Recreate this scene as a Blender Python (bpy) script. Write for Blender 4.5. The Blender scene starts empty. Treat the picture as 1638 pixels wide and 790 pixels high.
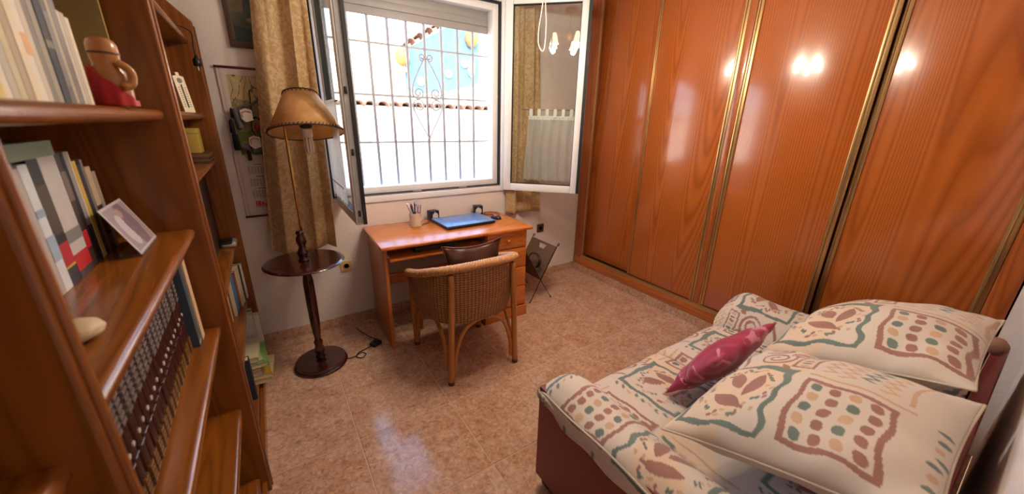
import bpy, bmesh, math, random
import numpy as np
from mathutils import Vector, Matrix

random.seed(7)
SC = bpy.context.scene
COL = SC.collection
PI = math.pi

# ------------------------------------------------------------------ camera
cam_d = bpy.data.cameras.new('camera')
cam = bpy.data.objects.new('camera', cam_d)
COL.objects.link(cam)
right = Vector((0.83553811, -0.54906635, 0.02005513))
up = Vector((0.15958572, 0.27745286, 0.94739237))
fwd = Vector((0.52574562, 0.78838192, -0.31944559))
cam.matrix_world = Matrix(((right.x, up.x, -fwd.x, 0), (right.y, up.y, -fwd.y, 0),
                           (right.z, up.z, -fwd.z, 1.5), (0, 0, 0, 1)))
cam_d.sensor_width = 36
cam_d.sensor_fit = 'HORIZONTAL'
cam_d.lens = 589.98 / 1638 * 36
cam_d.clip_start = 0.02
cam_d.dof.use_dof = True
cam_d.dof.focus_distance = 2.7
cam_d.dof.aperture_fstop = 2.6
SC.camera = cam

# ------------------------------------------------------------------ world, sun, exposure
SC.view_settings.view_transform = 'Standard'
SC.view_settings.look = 'None'
SC.view_settings.gamma = 1
SC.view_settings.use_curve_mapping = False
SC.view_settings.exposure = 0.72
W = bpy.data.worlds.new('sky')
SC.world = W
W.use_nodes = True
wn = W.node_tree.nodes
sky = wn.new('ShaderNodeTexSky')
sky.sky_type = 'NISHITA'
sky.sun_disc = False
sky.sun_elevation = math.radians(30.6)
sky.sun_rotation = math.radians(204)
sky.air_density = 1.0
sky.dust_density = 1.6
W.node_tree.links.new(sky.outputs[0], wn['Background'].inputs[0])
wn['Background'].inputs[1].default_value = 1.15
sun_d = bpy.data.lights.new('sun_offscreen', 'SUN')
sun_d.energy = 3.2
sun_d.angle = math.radians(0.6)
sun_d.color = (1, 0.95, 0.86)
sun = bpy.data.objects.new('sun_offscreen', sun_d)
COL.objects.link(sun)
sun.rotation_euler = Vector((0.28, 0.62, -0.403)).to_track_quat('-Z', 'Y').to_euler()
CHANDELIER_W = 6.5

# ------------------------------------------------------------------ materials
def lin(c):
    return tuple((x / 255 / 12.92 if x / 255 <= .04045 else ((x / 255 + .055) / 1.055) ** 2.4) for x in c)

MATS = {}
def new_mat(name):
    m = bpy.data.materials.new(name)
    m.use_nodes = True
    return m, m.node_tree.nodes, m.node_tree.links, m.node_tree.nodes['Principled BSDF']

def mat(name, rgb, rough=.5, metal=0., spec=.5, coat=0., var=0., bump=0., bscale=60., emit=None, sheen=0., trans=0.):
    """plain procedural material; rgb in 0-255 sRGB; var = noise colour variation; bump = fine relief"""
    if name in MATS: return MATS[name]
    m, n, l, p = new_mat(name)
    c = lin(rgb)
    p.inputs['Base Color'].default_value = (*c, 1)
    p.inputs['Roughness'].default_value = rough
    p.inputs['Metallic'].default_value = metal
    p.inputs['Specular IOR Level'].default_value = spec
    p.inputs['Coat Weight'].default_value = coat
    p.inputs['Coat Roughness'].default_value = .12
    p.inputs['Sheen Weight'].default_value = sheen
    p.inputs['Transmission Weight'].default_value = trans
    if emit:
        p.inputs['Emission Color'].default_value = (*lin(emit[0]), 1)
        p.inputs['Emission Strength'].default_value = emit[1]
    if var or bump:
        tc = n.new('ShaderNodeTexCoord')
        nz = n.new('ShaderNodeTexNoise')
        nz.inputs['Scale'].default_value = bscale
        nz.inputs['Detail'].default_value = 4
        l.new(tc.outputs['Object'], nz.inputs['Vector'])
        if var:
            r = n.new('ShaderNodeMix'); r.data_type = 'RGBA'
            r.inputs['A'].default_value = (*[max(0, x * (1 - var)) for x in c], 1)
            r.inputs['B'].default_value = (*[min(1, x * (1 + var)) for x in c], 1)
            l.new(nz.outputs['Fac'], r.inputs['Factor'])
            l.new(r.outputs['Result'], p.inputs['Base Color'])
        if bump:
            b = n.new('ShaderNodeBump')
            b.inputs['Strength'].default_value = bump
            b.inputs['Distance'].default_value = .004
            l.new(nz.outputs['Fac'], b.inputs['Height'])
            l.new(b.outputs['Normal'], p.inputs['Normal'])
    MATS[name] = m
    return m

def wood(name, dark, light, axis=2, cross=5., along=.35, lines=34., rough=.3, coat=.3, contrast=1., detail=1.):
    """grain = contour lines of a stretched noise, so cathedral figures appear"""
    if name in MATS: return MATS[name]
    m, n, l, p = new_mat(name)
    tc = n.new('ShaderNodeTexCoord')
    oi = n.new('ShaderNodeObjectInfo')
    off = n.new('ShaderNodeVectorMath'); off.operation = 'SCALE'
    off.inputs[0].default_value = (17, 23, 31)
    l.new(oi.outputs['Random'], off.inputs['Scale'])
    add = n.new('ShaderNodeVectorMath'); add.operation = 'ADD'
    l.new(tc.outputs['Object'], add.inputs[0]); l.new(off.outputs[0], add.inputs[1])
    mp = n.new('ShaderNodeMapping')
    s = [cross, cross, cross]; s[axis] = along
    mp.inputs['Scale'].default_value = s
    l.new(add.outputs[0], mp.inputs['Vector'])
    n1 = n.new('ShaderNodeTexNoise')
    n1.inputs['Scale'].default_value = 1
    n1.inputs['Detail'].default_value = detail
    n1.inputs['Roughness'].default_value = .35
    l.new(mp.outputs[0], n1.inputs['Vector'])
    mul = n.new('ShaderNodeMath'); mul.operation = 'MULTIPLY'; mul.inputs[1].default_value = lines
    l.new(n1.outputs['Fac'], mul.inputs[0])
    fr = n.new('ShaderNodeMath'); fr.operation = 'FRACT'
    l.new(mul.outputs[0], fr.inputs[0])
    ramp = n.new('ShaderNodeValToRGB')
    e = ramp.color_ramp.elements
    d, li = lin(dark), lin(light)
    mid = tuple(d[i] * (1 - .75) + li[i] * .75 for i in range(3))
    e[0].position = 0; e[0].color = (*mid, 1)
    e[1].position = 1; e[1].color = (*mid, 1)
    x = ramp.color_ramp.elements.new(.35); x.color = (*li, 1)
    lo = tuple(li[i] * (1 - contrast) + d[i] * contrast for i in range(3))
    x = ramp.color_ramp.elements.new(.85); x.color = (*lo, 1)
    l.new(fr.outputs[0], ramp.inputs['Fac'])
    # fine fibres
    mp2 = n.new('ShaderNodeMapping')
    s2 = [260., 260., 260.]; s2[axis] = 6.
    mp2.inputs['Scale'].default_value = s2
    l.new(add.outputs[0], mp2.inputs['Vector'])
    n2 = n.new('ShaderNodeTexNoise'); n2.inputs['Scale'].default_value = 1; n2.inputs['Detail'].default_value = 2
    l.new(mp2.outputs[0], n2.inputs['Vector'])
    mix = n.new('ShaderNodeMix'); mix.data_type = 'RGBA'; mix.blend_type = 'MULTIPLY'
    mix.inputs['Factor'].default_value = .35
    l.new(ramp.outputs['Color'], mix.inputs['A'])
    l.new(n2.outputs['Color'], mix.inputs['B'])
    g = n.new('ShaderNodeMix'); g.data_type = 'RGBA'; g.blend_type = 'MIX'
    g.inputs['Factor'].default_value = .55
    l.new(mix.outputs['Result'], g.inputs['A'])
    l.new(ramp.outputs['Color'], g.inputs['B'])
    l.new(g.outputs['Result'], p.inputs['Base Color'])
    p.inputs['Roughness'].default_value = rough
    p.inputs['Coat Weight'].default_value = coat
    p.inputs['Coat Roughness'].default_value = .1
    MATS[name] = m
    return m

def attr_mat(name, rough=.8, bump=0., bscale=500., coat=0., sheen=0.):
    if name in MATS: return MATS[name]
    m, n, l, p = new_mat(name)
    a = n.new('ShaderNodeAttribute'); a.attribute_name = 'print'
    l.new(a.outputs['Color'], p.inputs['Base Color'])
    p.inputs['Roughness'].default_value = rough
    p.inputs['Coat Weight'].default_value = coat
    p.inputs['Sheen Weight'].default_value = sheen
    if bump:
        tc = n.new('ShaderNodeTexCoord')
        nz = n.new('ShaderNodeTexNoise'); nz.inputs['Scale'].default_value = bscale
        l.new(tc.outputs['Object'], nz.inputs['Vector'])
        b = n.new('ShaderNodeBump'); b.inputs['Strength'].default_value = bump; b.inputs['Distance'].default_value = .002
        l.new(nz.outputs['Fac'], b.inputs['Height']); l.new(b.outputs['Normal'], p.inputs['Normal'])
    MATS[name] = m
    return m

def glass_mat():
    m = bpy.data.materials.new('window_glass'); m.use_nodes = True
    n, l = m.node_tree.nodes, m.node_tree.links
    n.remove(n['Principled BSDF'])
    t = n.new('ShaderNodeBsdfTransparent'); t.inputs[0].default_value = (.93, .96, .95, 1)
    g = n.new('ShaderNodeBsdfGlossy'); g.inputs['Roughness'].default_value = .01
    ge = n.new('ShaderNodeNewGeometry')
    dt = n.new('ShaderNodeVectorMath'); dt.operation = 'DOT_PRODUCT'
    l.new(ge.outputs['Normal'], dt.inputs[0]); l.new(ge.outputs['Incoming'], dt.inputs[1])
    ab = n.new('ShaderNodeMath'); ab.operation = 'ABSOLUTE'; l.new(dt.outputs['Value'], ab.inputs[0])
    iv = n.new('ShaderNodeMath'); iv.operation = 'SUBTRACT'; iv.inputs[0].default_value = 1; l.new(ab.outputs[0], iv.inputs[1])
    pw = n.new('ShaderNodeMath'); pw.operation = 'POWER'; pw.inputs[1].default_value = 5; l.new(iv.outputs[0], pw.inputs[0])
    f = n.new('ShaderNodeMath'); f.operation = 'MULTIPLY_ADD'; f.inputs[1].default_value = .8; f.inputs[2].default_value = .05; l.new(pw.outputs[0], f.inputs[0])
    mx = n.new('ShaderNodeMixShader')
    l.new(f.outputs[0], mx.inputs[0]); l.new(t.outputs[0], mx.inputs[1]); l.new(g.outputs[0], mx.inputs[2])
    l.new(mx.outputs[0], n['Material Output'].inputs[0])
    return m
GLASS = glass_mat()

def sheer_mat(name, rgb, alpha, weave=900):
    m, n, l, p = new_mat(name)
    n.remove(p)
    d = n.new('ShaderNodeBsdfDiffuse'); d.inputs[0].default_value = (*lin(rgb), 1)
    tl = n.new('ShaderNodeBsdfTranslucent'); tl.inputs[0].default_value = (*lin(rgb), 1)
    a = n.new('ShaderNodeMixShader'); a.inputs[0].default_value = .45
    l.new(d.outputs[0], a.inputs[1]); l.new(tl.outputs[0], a.inputs[2])
    t = n.new('ShaderNodeBsdfTransparent')
    b = n.new('ShaderNodeMixShader'); b.inputs[0].default_value = alpha
    l.new(t.outputs[0], b.inputs[1]); l.new(a.outputs[0], b.inputs[2])
    l.new(b.outputs[0], n['Material Output'].inputs[0])
    return m

def floor_tile_mat():
    m, n, l, p = new_mat('floor_tile_stone')
    tc = n.new('ShaderNodeTexCoord'); oi = n.new('ShaderNodeObjectInfo')
    off = n.new('ShaderNodeVectorMath'); off.operation = 'SCALE'; off.inputs[0].default_value = (7, 13, 5)
    l.new(oi.outputs['Random'], off.inputs['Scale'])
    add = n.new('ShaderNodeVectorMath'); add.operation = 'ADD'
    l.new(tc.outputs['Object'], add.inputs[0]); l.new(off.outputs[0], add.inputs[1])
    a = n.new('ShaderNodeTexNoise'); a.inputs['Scale'].default_value = 50; a.inputs['Detail'].default_value = 6; a.inputs['Roughness'].default_value = .65
    a.inputs['Distortion'].default_value = .8
    b = n.new('ShaderNodeTexNoise'); b.inputs['Scale'].default_value = 6; b.inputs['Detail'].default_value = 3; b.inputs['Distortion'].default_value = 1.2
    for t in (a, b): l.new(add.outputs[0], t.inputs['Vector'])
    r = n.new('ShaderNodeValToRGB'); e = r.color_ramp.elements
    e[0].position = .32; e[0].color = (*lin((108, 78, 62)), 1)
    e[1].position = .70; e[1].color = (*lin((226, 194, 166)), 1)
    x = e.new(.46); x.color = (*lin((174, 134, 110)), 1)
    x = e.new(.58); x.color = (*lin((200, 160, 134)), 1)
    l.new(a.outputs['Fac'], r.inputs['Fac'])
    r2 = n.new('ShaderNodeValToRGB'); e = r2.color_ramp.elements
    e[0].position = .38; e[0].color = (*lin((228, 198, 174)), 1)
    e[1].position = .66; e[1].color = (*lin((194, 142, 106)), 1)
    l.new(b.outputs['Fac'], r2.inputs['Fac'])
    mx = n.new('ShaderNodeMix'); mx.data_type = 'RGBA'; mx.blend_type = 'MIX'; mx.inputs['Factor'].default_value = .32
    l.new(r.outputs['Color'], mx.inputs['A']); l.new(r2.outputs['Color'], mx.inputs['B'])
    l.new(mx.outputs['Result'], p.inputs['Base Color'])
    p.inputs['Roughness'].default_value = .13
    p.inputs['Specular IOR Level'].default_value = .5
    bp = n.new('ShaderNodeBump'); bp.inputs['Strength'].default_value = .06; bp.inputs['Distance'].default_value = .003
    l.new(b.outputs['Fac'], bp.inputs['Height']); l.new(bp.outputs['Normal'], p.inputs['Normal'])
    return m

def wicker_mat():
    m, n, l, p = new_mat('woven_wicker')
    uv = n.new('ShaderNodeUVMap'); uv.uv_map = 'weave'
    w1 = n.new('ShaderNodeTexWave'); w1.wave_type = 'BANDS'; w1.bands_direction = 'X'; w1.inputs['Scale'].default_value = 14; w1.inputs['Distortion'].default_value = .5
    w2 = n.new('ShaderNodeTexWave'); w2.wave_type = 'BANDS'; w2.bands_direction = 'Y'; w2.inputs['Scale'].default_value = 22; w2.inputs['Distortion'].default_value = .8
    for w in (w1, w2): l.new(uv.outputs[0], w.inputs['Vector'])
    mu = n.new('ShaderNodeMath'); mu.operation = 'MULTIPLY_ADD'; mu.inputs[1].default_value = .45
    l.new(w1.outputs['Fac'], mu.inputs[0])
    mu2 = n.new('ShaderNodeMath'); mu2.operation = 'MULTIPLY'; mu2.inputs[1].default_value = .55
    l.new(w2.outputs['Fac'], mu2.inputs[0]); l.new(mu2.outputs[0], mu.inputs[2])
    r = n.new('ShaderNodeValToRGB'); e = r.color_ramp.elements
    e[0].position = .12; e[0].color = (*lin((138, 92, 54)), 1)
    e[1].position = .8; e[1].color = (*lin((190, 136, 84)), 1)
    x = e.new(.42); x.color = (*lin((158, 108, 64)), 1)
    l.new(mu.outputs[0], r.inputs['Fac']); l.new(r.outputs['Color'], p.inputs['Base Color'])
    b = n.new('ShaderNodeBump'); b.inputs['Strength'].default_value = 1.; b.inputs['Distance'].default_value = .010
    l.new(mu.outputs[0], b.inputs['Height']); l.new(b.outputs['Normal'], p.inputs['Normal'])
    p.inputs['Roughness'].default_value = .55
    return m

def damask_mat(name, base, light):
    m, n, l, p = new_mat(name)
    tc = n.new('ShaderNodeTexCoord')
    v = n.new('ShaderNodeTexVoronoi'); v.feature = 'DISTANCE_TO_EDGE'; v.inputs['Scale'].default_value = 24
    nz = n.new('ShaderNodeTexNoise'); nz.inputs['Scale'].default_value = 15; nz.inputs['Distortion'].default_value = 3.5; nz.inputs['Detail'].default_value = 1.5
    mp = n.new('ShaderNodeMapping'); mp.inputs['Scale'].default_value = (1.3, .35, 1)
    l.new(tc.outputs['Object'], mp.inputs[0]); l.new(mp.outputs[0], v.inputs['Vector']); l.new(mp.outputs[0], nz.inputs['Vector'])
    mu = n.new('ShaderNodeMath'); mu.operation = 'MULTIPLY_ADD'; mu.inputs[1].default_value = .25
    l.new(v.outputs['Distance'], mu.inputs[0]); l.new(nz.outputs['Fac'], mu.inputs[2])
    r = n.new('ShaderNodeValToRGB'); e = r.color_ramp.elements
    e[0].position = .50; e[0].color = (*lin(base), 1)
    e[1].position = .58; e[1].color = (*lin(light), 1)
    l.new(mu.outputs[0], r.inputs['Fac'])
    l.new(r.outputs['Color'], p.inputs['Base Color'])
    p.inputs['Roughness'].default_value = .6
    p.inputs['Sheen Weight'].default_value = .3
    tl = n.new('ShaderNodeBsdfTranslucent'); l.new(r.outputs['Color'], tl.inputs[0])
    mx = n.new('ShaderNodeMixShader'); mx.inputs[0].default_value = .3
    l.new(p.outputs[0], mx.inputs[1]); l.new(tl.outputs[0], mx.inputs[2])
    l.new(mx.outputs[0], n['Material Output'].inputs[0])
    return m

# ------------------------------------------------------------------ mesh helpers
class MB:
    def __init__(s): s.v = []; s.f = []
    def add(s, v, f):
        o = len(s.v); s.v += [tuple(x) for x in v]; s.f += [tuple(i + o for i in q) for q in f]; return s
    def box(s, lo, hi, bev=0, seg=2, M=None):
        bm = bmesh.new()
        bmesh.ops.create_cube(bm, size=1)
        for v in bm.verts:
            v.co = Vector([(lo[i] + hi[i]) / 2 + v.co[i] * (hi[i] - lo[i]) for i in range(3)])
        if bev: bmesh.ops.bevel(bm, geom=bm.edges[:], offset=bev, segments=seg, affect='EDGES', profile=.5, clamp_overlap=True)
        if M: bmesh.ops.transform(bm, matrix=M, verts=bm.verts)
        bm.verts.index_update()
        s.add([v.co[:] for v in bm.verts], [[v.index for v in f.verts] for f in bm.faces]); bm.free(); return s
    def tube(s, pts, r, n=10, closed=False, cap=True):
        pts = [Vector(p) for p in pts]
        N = len(pts)
        rs = r if isinstance(r, (list, tuple)) else [r] * N
        vs, prev = [], None
        for i, p in enumerate(pts):
            t = (pts[(i + 1) % N] - pts[i - 1]) if closed else (pts[min(i + 1, N - 1)] - pts[max(i - 1, 0)])
            t.normalize()
            if prev is None:
                a = Vector((0, 0, 1)) if abs(t.z) < .9 else Vector((1, 0, 0))
                u = t.cross(a).normalized()
            else:
                u = (prev - t * prev.dot(t)).normalized()
            prev = u
            w = t.cross(u)
            for k in range(n):
                a = 2 * PI * k / n
                vs.append(p + (u * math.cos(a) + w * math.sin(a)) * rs[i])
        fs = []
        for i in range(N if closed else N - 1):
            j = (i + 1) % N
            for k in range(n):
                k2 = (k + 1) % n
                fs.append((i * n + k, i * n + k2, j * n + k2, j * n + k))
        if cap and not closed:
            fs.append(tuple(range(n - 1, -1, -1))); fs.append(tuple((N - 1) * n + k for k in range(n)))
        return s.add(vs, fs)
    def lathe(s, prof, n=32, c=(0, 0, 0), M=None, cap=True):
        vs, fs = [], []
        for r, z in prof:
            for k in range(n):
                a = 2 * PI * k / n
                p = Vector((r * math.cos(a), r * math.sin(a), z))
                if M: p = M @ p
                vs.append(p + Vector(c))
        for i in range(len(prof) - 1):
            for k in range(n):
                k2 = (k + 1) % n
                fs.append((i * n + k, i * n + k2, (i + 1) * n + k2, (i + 1) * n + k))
        if cap:
            if prof[0][0] > 1e-5: fs.append(tuple(range(n - 1, -1, -1)))
            if prof[-1][0] > 1e-5: fs.append(tuple((len(prof) - 1) * n + k for k in range(n)))
        return s.add(vs, fs)
    def prism(s, poly, y0, y1, axis=1):
        """polygon in the two other axes extruded along axis"""
        n = len(poly); vs = []
        for y in (y0, y1):
            for a, b in poly:
                vs.append((y, a, b) if axis == 0 else (a, y, b) if axis == 1 else (a, b, y))
        fs = [tuple(range(n)), tuple(range(2 * n - 1, n - 1, -1))]
        for i in range(n):
            j = (i + 1) % n
            fs.append((i, n + i, n + j, j))
        return s.add(vs, fs)
    def mesh(s, name, smooth=False):
        me = bpy.data.meshes.new(name)
        me.from_pydata(s.v, [], s.f)
        bm = bmesh.new(); bm.from_mesh(me); bmesh.ops.recalc_face_normals(bm, faces=bm.faces); bm.to_mesh(me); bm.free()
        if smooth:
            me.polygons.foreach_set('use_smooth', [True] * len(me.polygons))
        return me
    def build(s, name, m, parent=None, loc=(0, 0, 0), rot=(0, 0, 0), smooth=False, angle=None):
        me = s.mesh(name, smooth or angle is not None)
        if angle is not None:
            me.set_sharp_from_angle(angle=math.radians(angle))
        return link(name, me, m, parent, loc, rot)

def link(name, me, m, parent=None, loc=(0, 0, 0), rot=(0, 0, 0)):
    o = bpy.data.objects.new(name, me)
    COL.objects.link(o)
    if m and not me.materials: me.materials.append(m)
    o.parent = parent
    o.location = loc; o.rotation_euler = rot
    return o

def tag(o, label, cat, group=None):
    o['label'] = label; o['category'] = cat
    if group: o['group'] = group
    return o

def thing(name, label, cat, loc=(0, 0, 0), rz=0, group=None, rot=None):
    o = bpy.data.objects.new(name, None); COL.objects.link(o)
    o.empty_display_size = .05
    o.location = loc; o.rotation_euler = rot if rot else (0, 0, rz)
    return tag(o, label, cat, group)

def struct(o):
    o['kind'] = 'structure'; return o

def bx(name, m, lo, hi, parent=None, bev=0, loc=(0, 0, 0), rot=(0, 0, 0), seg=2):
    return MB().box(lo, hi, bev, seg).build(name, m, parent, loc, rot, angle=40 if bev else None)

def smoothpath(pts, n=8, closed=False):
    """Catmull-Rom through pts"""
    P = [Vector(p) for p in pts]; N = len(P); out = []
    for i in range(N if closed else N - 1):
        a = P[i - 1] if (i > 0 or closed) else P[0] * 2 - P[1]
        b = P[i]; c = P[(i + 1) % N]
        d = P[(i + 2) % N] if (i + 2 < N or closed) else P[-1] * 2 - P[-2]
        for k in range(n):
            t = k / n
            out.append(.5 * ((2 * b) + (-a + c) * t + (2 * a - 5 * b + 4 * c - d) * t * t + (-a + 3 * b - 3 * c + d) * t ** 3))
    if not closed: out.append(P[-1].copy())
    return out

def grid_mesh(name, X, Y, Z, rgb=None, uv=None, close_u=False):
    """numpy grids (rows, cols) -> smooth mesh with optional print colours (linear) and uv"""
    R_, C_ = X.shape
    co = np.stack([X, Y, Z], -1).reshape(-1, 3)
    i = np.arange(R_ * C_).reshape(R_, C_)
    if close_u: i = np.concatenate([i, i[:, :1]], 1)
    f = np.stack([i[:-1, :-1], i[:-1, 1:], i[1:, 1:], i[1:, :-1]], -1).reshape(-1, 4)
    me = bpy.data.meshes.new(name)
    me.from_pydata(co.tolist(), [], f.tolist())
    me.polygons.foreach_set('use_smooth', [True] * len(me.polygons))
    if rgb is not None: set_print(me, rgb.reshape(-1, 3))
    if uv is not None:
        lay = me.uv_layers.new(name='weave')
        vi = np.empty(len(me.loops), int); me.loops.foreach_get('vertex_index', vi)
        lay.data.foreach_set('uv', np.stack([uv[0].ravel(), uv[1].ravel()], -1)[vi].ravel().astype(np.float32))
    return me

def set_print(me, rgb):
    a = me.color_attributes.new('print', 'FLOAT_COLOR', 'POINT')
    c = np.asarray(rgb, float) / 255
    c = np.where(c <= .04045, c / 12.92, ((c + .055) / 1.055) ** 2.4)
    a.data.foreach_set('color', np.concatenate([c, np.ones((len(c), 1))], 1).astype(np.float32).ravel())

# common materials
PINE = wood('orange_pine', (176, 86, 28), (218, 128, 54), axis=0, cross=9, along=.9, lines=20, rough=.24, coat=.25, contrast=.55)
PINE_Z = wood('orange_pine_upright', (176, 86, 28), (216, 126, 52), axis=2, cross=9, along=.9, lines=20, rough=.3, coat=.2, contrast=.55)
CASE = wood('bookcase_wood', (102, 52, 10), (146, 84, 26), axis=2, cross=8, along=.6, lines=14, rough=.33, coat=.25, contrast=.6)
CASE_Y = wood('bookcase_shelf_wood', (102, 52, 10), (146, 84, 26), axis=1, cross=8, along=.6, lines=14, rough=.26, coat=.4, contrast=.6)
DOORW = wood('wardrobe_veneer', (142, 64, 18), (194, 106, 42), axis=2, cross=3.2, along=.17, lines=46, rough=.22, coat=.5, contrast=.6, detail=.35)
WARDW = wood('wardrobe_frame_wood', (136, 62, 20), (182, 98, 40), axis=2, cross=9, along=.5, lines=12, rough=.3, coat=.3, contrast=.7)
WARDB = wood('wardrobe_base_wood', (150, 76, 28), (196, 112, 50), axis=1, cross=9, along=.5, lines=12, rough=.3, coat=.3, contrast=.7)
MAHOG = wood('dark_mahogany', (34, 8, 8), (74, 24, 20), axis=2, cross=9, along=1, lines=10, rough=.22, coat=.6)
GOLD = mat('champagne_aluminium', (196, 164, 112), .32, .85)
BRASS = mat('brass', (196, 146, 70), .25, 1.)
WHITEP = mat('white_lacquered_aluminium', (236, 236, 236), .3, 0, .5)
GREYP = mat('grey_aluminium', (160, 160, 158), .35, .6)
BLACKR = mat('black_rubber', (22, 23, 26), .6)
BLACKP = mat('black_plastic', (24, 24, 27), .35)
PLASTER = mat('white_plaster', (226, 216, 210), .9, bump=.35, bscale=70)
GROUT = mat('grout', (208, 180, 154), .85)
TILE = floor_tile_mat()

# ------------------------------------------------------------------ room shell
XL, XR, YN, YW, H = -0.60, 3.30, -0.10, 2.79, 2.62
XF = 2.67                       # face of the wardrobe
WX0, WX1, WZ0, WZ1 = .335, 1.745, .945, 2.40     # window opening
fl = struct(bx('floor', GROUT, (XL, YN, -.06), (XR, YW, -.0025)))
TX, TY, SX, SY = .1775, 1.5885, .4875, .4755
k0 = math.floor((XL - TX) / SX); tile_cache = {}
for i in range(k0, 9):
    for j in range(-4, 4):
        x0, x1 = max(TX + i * SX, XL), min(TX + (i + 1) * SX, XR)
        y0, y1 = max(TY + j * SY, YN), min(TY + (j + 1) * SY, YW)
        if x1 - x0 < .03 or y1 - y0 < .03 or x0 > XF + .02: continue
        key = (round(x1 - x0, 3), round(y1 - y0, 3)); g = .0024
        if key not in tile_cache:
            tile_cache[key] = MB().box((g, g, -.012), (x1 - x0 - g, y1 - y0 - g, 0), .0018, 1).mesh('floor_tile')
        link('floor_tile', tile_cache[key], TILE, fl, (x0, y0, 0))

WT = 3.04
w = MB()
w.box((XL - .1, YW, 0), (WX0, WT, H)); w.box((WX1, YW, 0), (XR + .1, WT, H))
w.box((WX0, YW, 0), (WX1, WT, WZ0)); w.box((WX0, YW, WZ1), (WX1, WT, H))
struct(w.build('wall_back', PLASTER))
struct(bx('wall_left', PLASTER, (XL - .1, YN - .1, 0), (XL, YW, H)))
struct(bx('wall_right', PLASTER, (XR, YN - .1, 0), (XR + .1, YW, H)))
struct(bx('wall_front', PLASTER, (XL, YN - .1, 0), (XR, YN, H)))
struct(bx('trim_1', PLASTER, (XF - .002, YN, 0), (XR, -.004, H)))       # plaster pier closing the wardrobe recess
struct(bx('ceiling', mat('ceiling_paint', (238, 232, 226), .9), (XL - .1, YN - .1, H), (XR + .1, WT, H + .1)))
# tiled skirting
bb = struct(bx('baseboard_back', GROUT, (XL, YW - .006, 0), (XF, YW, .072)))
x = XL
for i in range(k0, 9):
    x0, x1 = max(TX + .15 + i * SX, XL + .001), min(TX + .15 + (i + 1) * SX, XF - .012)
    if x1 - x0 > .03: bx('skirting_tile', TILE, (x0 + .001, YW - .013, .001), (x1 - .001, YW - .005, .075), bb, .001, seg=1)
br = struct(bx('baseboard_right', GROUT, (XF + .001, .0, 0), (XF + .012, YW - .013, .068)))
for j in range(-1, 7):
    y1 = 2.605 - (j) * .478
    y0, y1 = max(y1 - .478, .003), min(y1, YW - .014)
    if y1 - y0 > .03: bx('skirting_tile', TILE, (XF - .008, y0 + .001, .001), (XF + .004, y1 - .001, .068), br, .001, seg=1)

# ------------------------------------------------------------------ window
win = struct(bpy.data.objects.new('window_1', None)); COL.objects.link(win)
def frame_ring(x0, x1, z0, z1, wd, y0, y1, bev=.003):
    m = MB()
    m.box((x0, y0, z0), (x0 + wd, y1, z1), bev); m.box((x1 - wd, y0, z0), (x1, y1, z1), bev)
    m.box((x0 + wd, y0, z0), (x1 - wd, y1, z0 + wd), bev); m.box((x0 + wd, y0, z1 - wd), (x1 - wd, y1, z1), bev)
    return m
frame_ring(WX0 - .02, WX1 + .02, WZ0 - .02, WZ1 + .02, .045, YW - .012, YW + .05).build('fixed_frame', WHITEP, win, angle=40)
frame_ring(WX0 + .025, WX1 - .025, WZ0 + .025, WZ1 - .025, .014, YW + .004, YW + .05, .002).build('gasket', BLACKR, win)
frame_ring(WX0 + .037, WX1 - .037, WZ0 + .035, WZ1 - .035, .05, YW + .03, YW + .115).build('outer_frame', WHITEP, win, angle=40)
bx('sill_strip', mat('aluminium_track', (176, 176, 178), .22, .7), (WX0 + .03, YW - .004, WZ0 + .026), (WX1 - .03, YW + .03, WZ0 + .034), win)
for x in (.46, .93, 1.32): bx('lock_keep', GREYP, (x, YW - .006, WZ0 + .034), (x + .07, YW + .012, WZ0 + .041), win, .002)
bx('outer_sill', mat('stone_sill', (224, 214, 204), .7), (WX0 + .03, YW + .115, WZ0 - .01), (WX1 - .03, WT + .04, WZ0 + .03), win, .004)

def sash(hx, hy, ang, length, side, label):
    """sash in its own frame: x along the sash from the hinge, y thickness, z up"""
    r = bpy.data.objects.new('sash', None); COL.objects.link(r); r.parent = win
    r.location = (hx, hy, 0); r.rotation_euler = (0, 0, ang); r['label'] = label
    z0, z1, T, wd = WZ0 - .008, WZ1 + .012, .045, .062
    frame_ring(0, length, z0, z1, wd, -T / 2, T / 2, .006).build('sash_frame', WHITEP, r, angle=40)
    frame_ring(wd - .003, length - wd + .003, z0 + wd - .003, z1 - wd + .003, .007, -T / 2 + .006, T / 2 - .006, 0).build('gasket', BLACKR, r)
    bx('pane', GLASS, (wd + .002, -.003, z0 + wd + .002), (length - wd - .002, .003, z1 - wd - .002), r)
    # meeting edge: aluminium groove, black seal, lock
    e = length
    s_ = side                                      # +1: outer face on +y
    bx('edge_groove', GREYP, (e, -.012, z0 + .012), (e + .004, .012, z1 - .012), r)
    bx('edge_seal', BLACKR, (e - .012, s_ * T / 2 - (.006 if s_ > 0 else .012), z0 + .004), (e + .012, s_ * T / 2 + (.012 if s_ > 0 else .006), z1 - .004), r)
    for z in (z0 + .05, z0 + .38, 1.62, z1 - .3):
        bx('lock_stud', BLACKP, (e + .003, -.007, z), (e + .009, .007, z + .035), r, .002)
    for z in (z0 + .06, z1 - .16):
        MB().tube([(-.012, -s_ * .02, z), (-.012, -s_ * .02, z + .1)], .011, 10).build('hinge', WHITEP, r, smooth=True)
    return r
sash(.405, YW - .026, math.radians(-90.5), .63, +1, 'left sash swung open square into the room')
SAR = math.atan2(2.308 - 2.765, 2.188 - 1.742)
sash(1.742, YW - .026, SAR, .642, -1, 'right sash folded back towards the wardrobe')

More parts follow.
